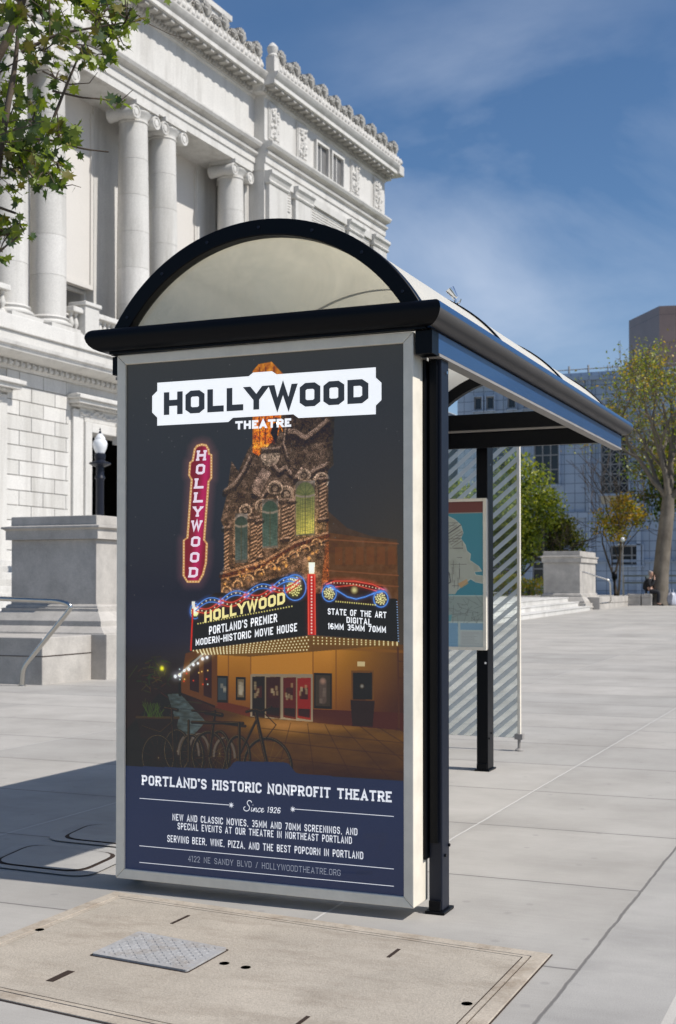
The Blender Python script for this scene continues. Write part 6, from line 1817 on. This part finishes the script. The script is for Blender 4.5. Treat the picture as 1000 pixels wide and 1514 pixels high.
# ------------------------------------------------------------------ low blocks, person, bag, small street things
def stone_block(x0, x1, label):
    t = thing('stone_block', label, 'stone seat', ((x0 + x1) / 2, 50.6, .43))
    m = MB(); m.box(x0, 50.35, .40, x1, 50.95, .74); m.build('body', M_PEDE, t, shift=WORLD[t.name], bevel=.015)
    m = MB(); m.box(x0 - .01, 50.34, .742, x1 + .01, 50.96, .885); m.build('cap', M_PEDE, t, shift=WORLD[t.name], bevel=.015)
stone_block(-9.20, -8.70, 'low granite seat block behind the far handrail, left of the gap')
stone_block(-8.66, -8.28, 'low granite seat block the person in black sits on')
t = thing('stone_kerb_wall', 'low pale kerb wall to the right of the plane tree', 'low wall', (-5, 51.6, .45))
m = MB(); m.box(-7.6, 51.7, .40, -1.0, 52.0, .76); m.build('body', M_PEDE, t, shift=WORLD[t.name], bevel=.01)
m = MB(); m.box(-7.62, 51.68, .762, -1.0, 52.02, .86); m.build('cap', M_PEDE, t, shift=WORLD[t.name], bevel=.01)
# white barrier rail along the lawn
t = thing('barrier_rail', 'long pale metal rail fence behind the golden tree', 'fence', (-8, 60, .5))
m = MB()
for z in (1.62, 1.30): m.box(-11.2, 60, z, -2, 60.05, z + .07)
m.build('rails', M_GREYP, t, shift=WORLD[t.name])
m = MB()
for k in range(6): m.box(-11.2 + k * 1.8, 60.05, .48, -11.12 + k * 1.8, 60.12, 1.7)
m.build('posts', M_GREYP, t, shift=WORLD[t.name])
t = thing('barricade', 'small white and red folding barricade behind the person', 'barricade', (-9.05, 55.5, .48))
for z, mt in ((1.45, M_WHITEB), (1.25, paint('red_board', (.35, .07, .05), .5)), (1.05, M_WHITEB)):
    m = MB(); m.box(-9.4, 55.5, z, -8.75, 55.53, z + .17); m.build('board', mt, t, shift=WORLD[t.name])
for x in (-9.36, -8.8):
    m = MB(); m.tube([(x, 55.4, .48), (x, 55.52, 1.6)], .03, 6); m.tube([(x, 55.7, .48), (x, 55.56, 1.6)], .03, 6); m.build('leg', M_BLACK, t, shift=WORLD[t.name])
t = thing('parking_meter', 'dark twin-headed parking meter right of the far handrail', 'parking meter', (-10.3, 53.5, .48))
m = MB(); m.tube([(-10.3, 53.5, .45), (-10.3, 53.5, 1.45)], .03, 8); m.build('pole', M_BLACK, t, shift=WORLD[t.name])
m = MB(); m.lathe([(.05, 1.42), (.11, 1.5), (.12, 1.62), (.09, 1.74), (.03, 1.79)], (-10.3, 53.5, 0), 12); m.build('head', M_BLACK, t, shift=WORLD[t.name], smooth=40)
t = thing('post_lamp', 'small round white globe lamp in front of the golden tree', 'lamp', (-9.98, 53.6, .48))
m = MB(); m.tube([(-9.98, 53.6, .45), (-9.98, 53.6, 3.0)], .018, 8); m.build('pole', M_GREYP, t, shift=WORLD[t.name])
m = MB(); m.lathe([(.01, -.10), (.07, -.08), (.10, 0), (.07, .08), (.01, .10)], (-9.98, 53.6, 3.10), 16); m.build('globe', M_LAMPW, t, shift=WORLD[t.name], smooth=60)
t = thing('carrier_bag', 'pale plastic carrier bag on the ground right of the tree trunk', 'bag', (-7.6, 50.9, .44))
m = MB(); prof = [(.16, 0), (.20, .05), (.21, .2), (.18, .38), (.10, .50)]
m.lathe(prof, (-7.6, 50.9, .44), 14)
m.v = [(x + .03 * math.sin(z * 23 + y * 17), y + .03 * math.sin(x * 31), z) for x, y, z in m.v]
m.build('body', paint('pale_plastic', (.45, .46, .52), .4), t, shift=WORLD[t.name], smooth=60)
m = MB()
for s in (-.06, .06): m.tube([(-7.6 + s, 50.84, .92), (-7.6 + s, 50.87, 1.06), (-7.6 + s, 50.93, 1.06), (-7.6 + s, 50.96, .92)], .012, 6)
m.build('handles', paint('pale_plastic_handle', (.45, .46, .52), .4), t, shift=WORLD[t.name])

def skin_mesh(name, nodes, edges, mat, parent, off, sub=2):
    """one continuous surface grown round a skeleton of (point, radius)"""
    me = bpy.data.meshes.new(name)
    me.from_pydata([Vector(p) - Vector(off) for p, r in nodes], edges, [])
    o = bpy.data.objects.new(name, me); COL.objects.link(o); o.parent = parent
    me.materials.append(mat)
    sk = o.modifiers.new('skin', 'SKIN'); sk.use_smooth_shade = True
    for i, (p, r) in enumerate(nodes):
        v = me.skin_vertices[0].data[i]; v.radius = r if isinstance(r, tuple) else (r, r); v.use_root = (i == 0)
    ss = o.modifiers.new('sub', 'SUBSURF'); ss.levels = sub; ss.render_levels = sub
    return o
# seated person, turned to the right, one hand at the mouth
pz = .885
pp = thing('person', 'grey-haired person in black jacket sitting by the tree, hand at mouth', 'person', (-8.45, 50.55, pz))
M_SKIN = paint('skin', (.42, .24, .17), .5); M_CLOTH = grainy('black_cloth', (.018, .018, .02), .3, 30, 90, .9, .3); M_HAIR = grainy('grey_hair', (.25, .24, .23), .3, 30, 200, .7, .3); M_TROU = grainy('dark_trousers', (.022, .022, .026), .3, 30, 90, .9, .3)
X, Y, Z = -8.50, 50.60, pz
def q(x, y, z): return (X + x, Y + y, Z + z)
nodes = [(q(0, 0, .12), (.15, .17)), (q(.03, 0, .34), (.14, .18)), (q(.08, 0, .52), (.12, .17)), (q(.12, 0, .60), .06), (q(.15, 0, .66), .055), (q(.18, 0, .73), (.085, .072)), (q(.17, 0, .82), (.095, .078)), (q(.165, 0, .88), (.06, .055)),
 (q(.22, -.10, 0.08), .095), (q(.46, -.11, .07), .07), (q(.45, -.11, -.20), .055), (q(.43, -.11, -.38), .042), (q(.58, -.11, -.41), .035),
 (q(.22, .10, .08), .095), (q(.46, .11, .07), .07), (q(.48, .11, -.20), .055), (q(.47, .11, -.38), .042), (q(.62, .11, -.41), .035),
 (q(.09, -.19, .50), .065), (q(.16, -.22, .27), .05), (q(.30, -.14, .44), .04), (q(.30, -.06, .60), .032), (q(.29, -.03, .67), .03),
 (q(.09, .19, .50), .065), (q(.14, .22, .26), .05), (q(.36, .14, .18), .04), (q(.44, .10, .16), .032)]
edges = [(0, 1), (1, 2), (2, 3), (3, 4), (4, 5), (5, 6), (6, 7), (0, 8), (8, 9), (9, 10), (10, 11), (11, 12), (0, 13), (13, 14), (14, 15), (15, 16), (16, 17), (2, 18), (18, 19), (19, 20), (20, 21), (21, 22), (2, 23), (23, 24), (24, 25), (25, 26)]
body = skin_mesh('body', nodes, edges, M_SKIN, pp, WORLD[pp.name])
jn = [(q(-.005, 0, .10), (.175, .20)), (q(.02, 0, .34), (.165, .205)), (q(.07, 0, .52), (.145, .195)), (q(.11, 0, .60), (.09, .095)), (q(.09, -.20, .50), .085), (q(.16, -.23, .27), .068), (q(.295, -.145, .435), .052), (q(.30, -.085, .55), .045), (q(.09, .20, .50), .085), (q(.14, .23, .26), .068), (q(.35, .145, .185), .05)]
skin_mesh('jacket', jn, [(0, 1), (1, 2), (2, 3), (2, 4), (4, 5), (5, 6), (6, 7), (2, 8), (8, 9), (9, 10)], M_CLOTH, pp, WORLD[pp.name])
tn = [(q(0, 0, .10), (.16, .18)), (q(.20, -.10, .09), .11), (q(.47, -.11, .075), .085), (q(.455, -.11, -.20), .07), (q(.435, -.11, -.37), .06), (q(.20, .10, .09), .11), (q(.47, .11, .075), .085), (q(.485, .11, -.20), .07), (q(.475, .11, -.37), .06)]
skin_mesh('trousers', tn, [(0, 1), (1, 2), (2, 3), (3, 4), (0, 5), (5, 6), (6, 7), (7, 8)], M_TROU, pp, WORLD[pp.name])
skin_mesh('hair', [(q(.155, 0, .90), (.075, .072)), (q(.135, 0, .85), (.095, .088)), (q(.115, 0, .78), (.07, .08)), (q(.115, 0, .72), (.04, .06))], [(0, 1), (1, 2), (2, 3)], M_HAIR, pp, WORLD[pp.name])
for s in (-1, 1):
    skin_mesh('shoe', [(q(.42 + .02 * (s > 0), .11 * s, -.405), (.05, .04)), (q(.52 + .02 * (s > 0), .11 * s, -.42), (.045, .045)), (q(.66 + .02 * (s > 0), .11 * s, -.425), (.03, .045))], [(0, 1), (1, 2)], M_BLACK, pp, WORLD[pp.name], 1)
for i in range(5):
    a = q(.29, -.035 + .0, .67)
    m = MB(); y_ = -.055 + .016 * i
    L_ = (.045, .062, .068, .062, .05)[i]
    m.tube([q(.295, y_, .665), q(.300, y_, .665 + L_ * .5), q(.288, y_, .665 + L_)], [.009, .0085, .007], 6)
    m.build('finger', M_SKIN, body, shift=WORLD[pp.name], smooth=60)
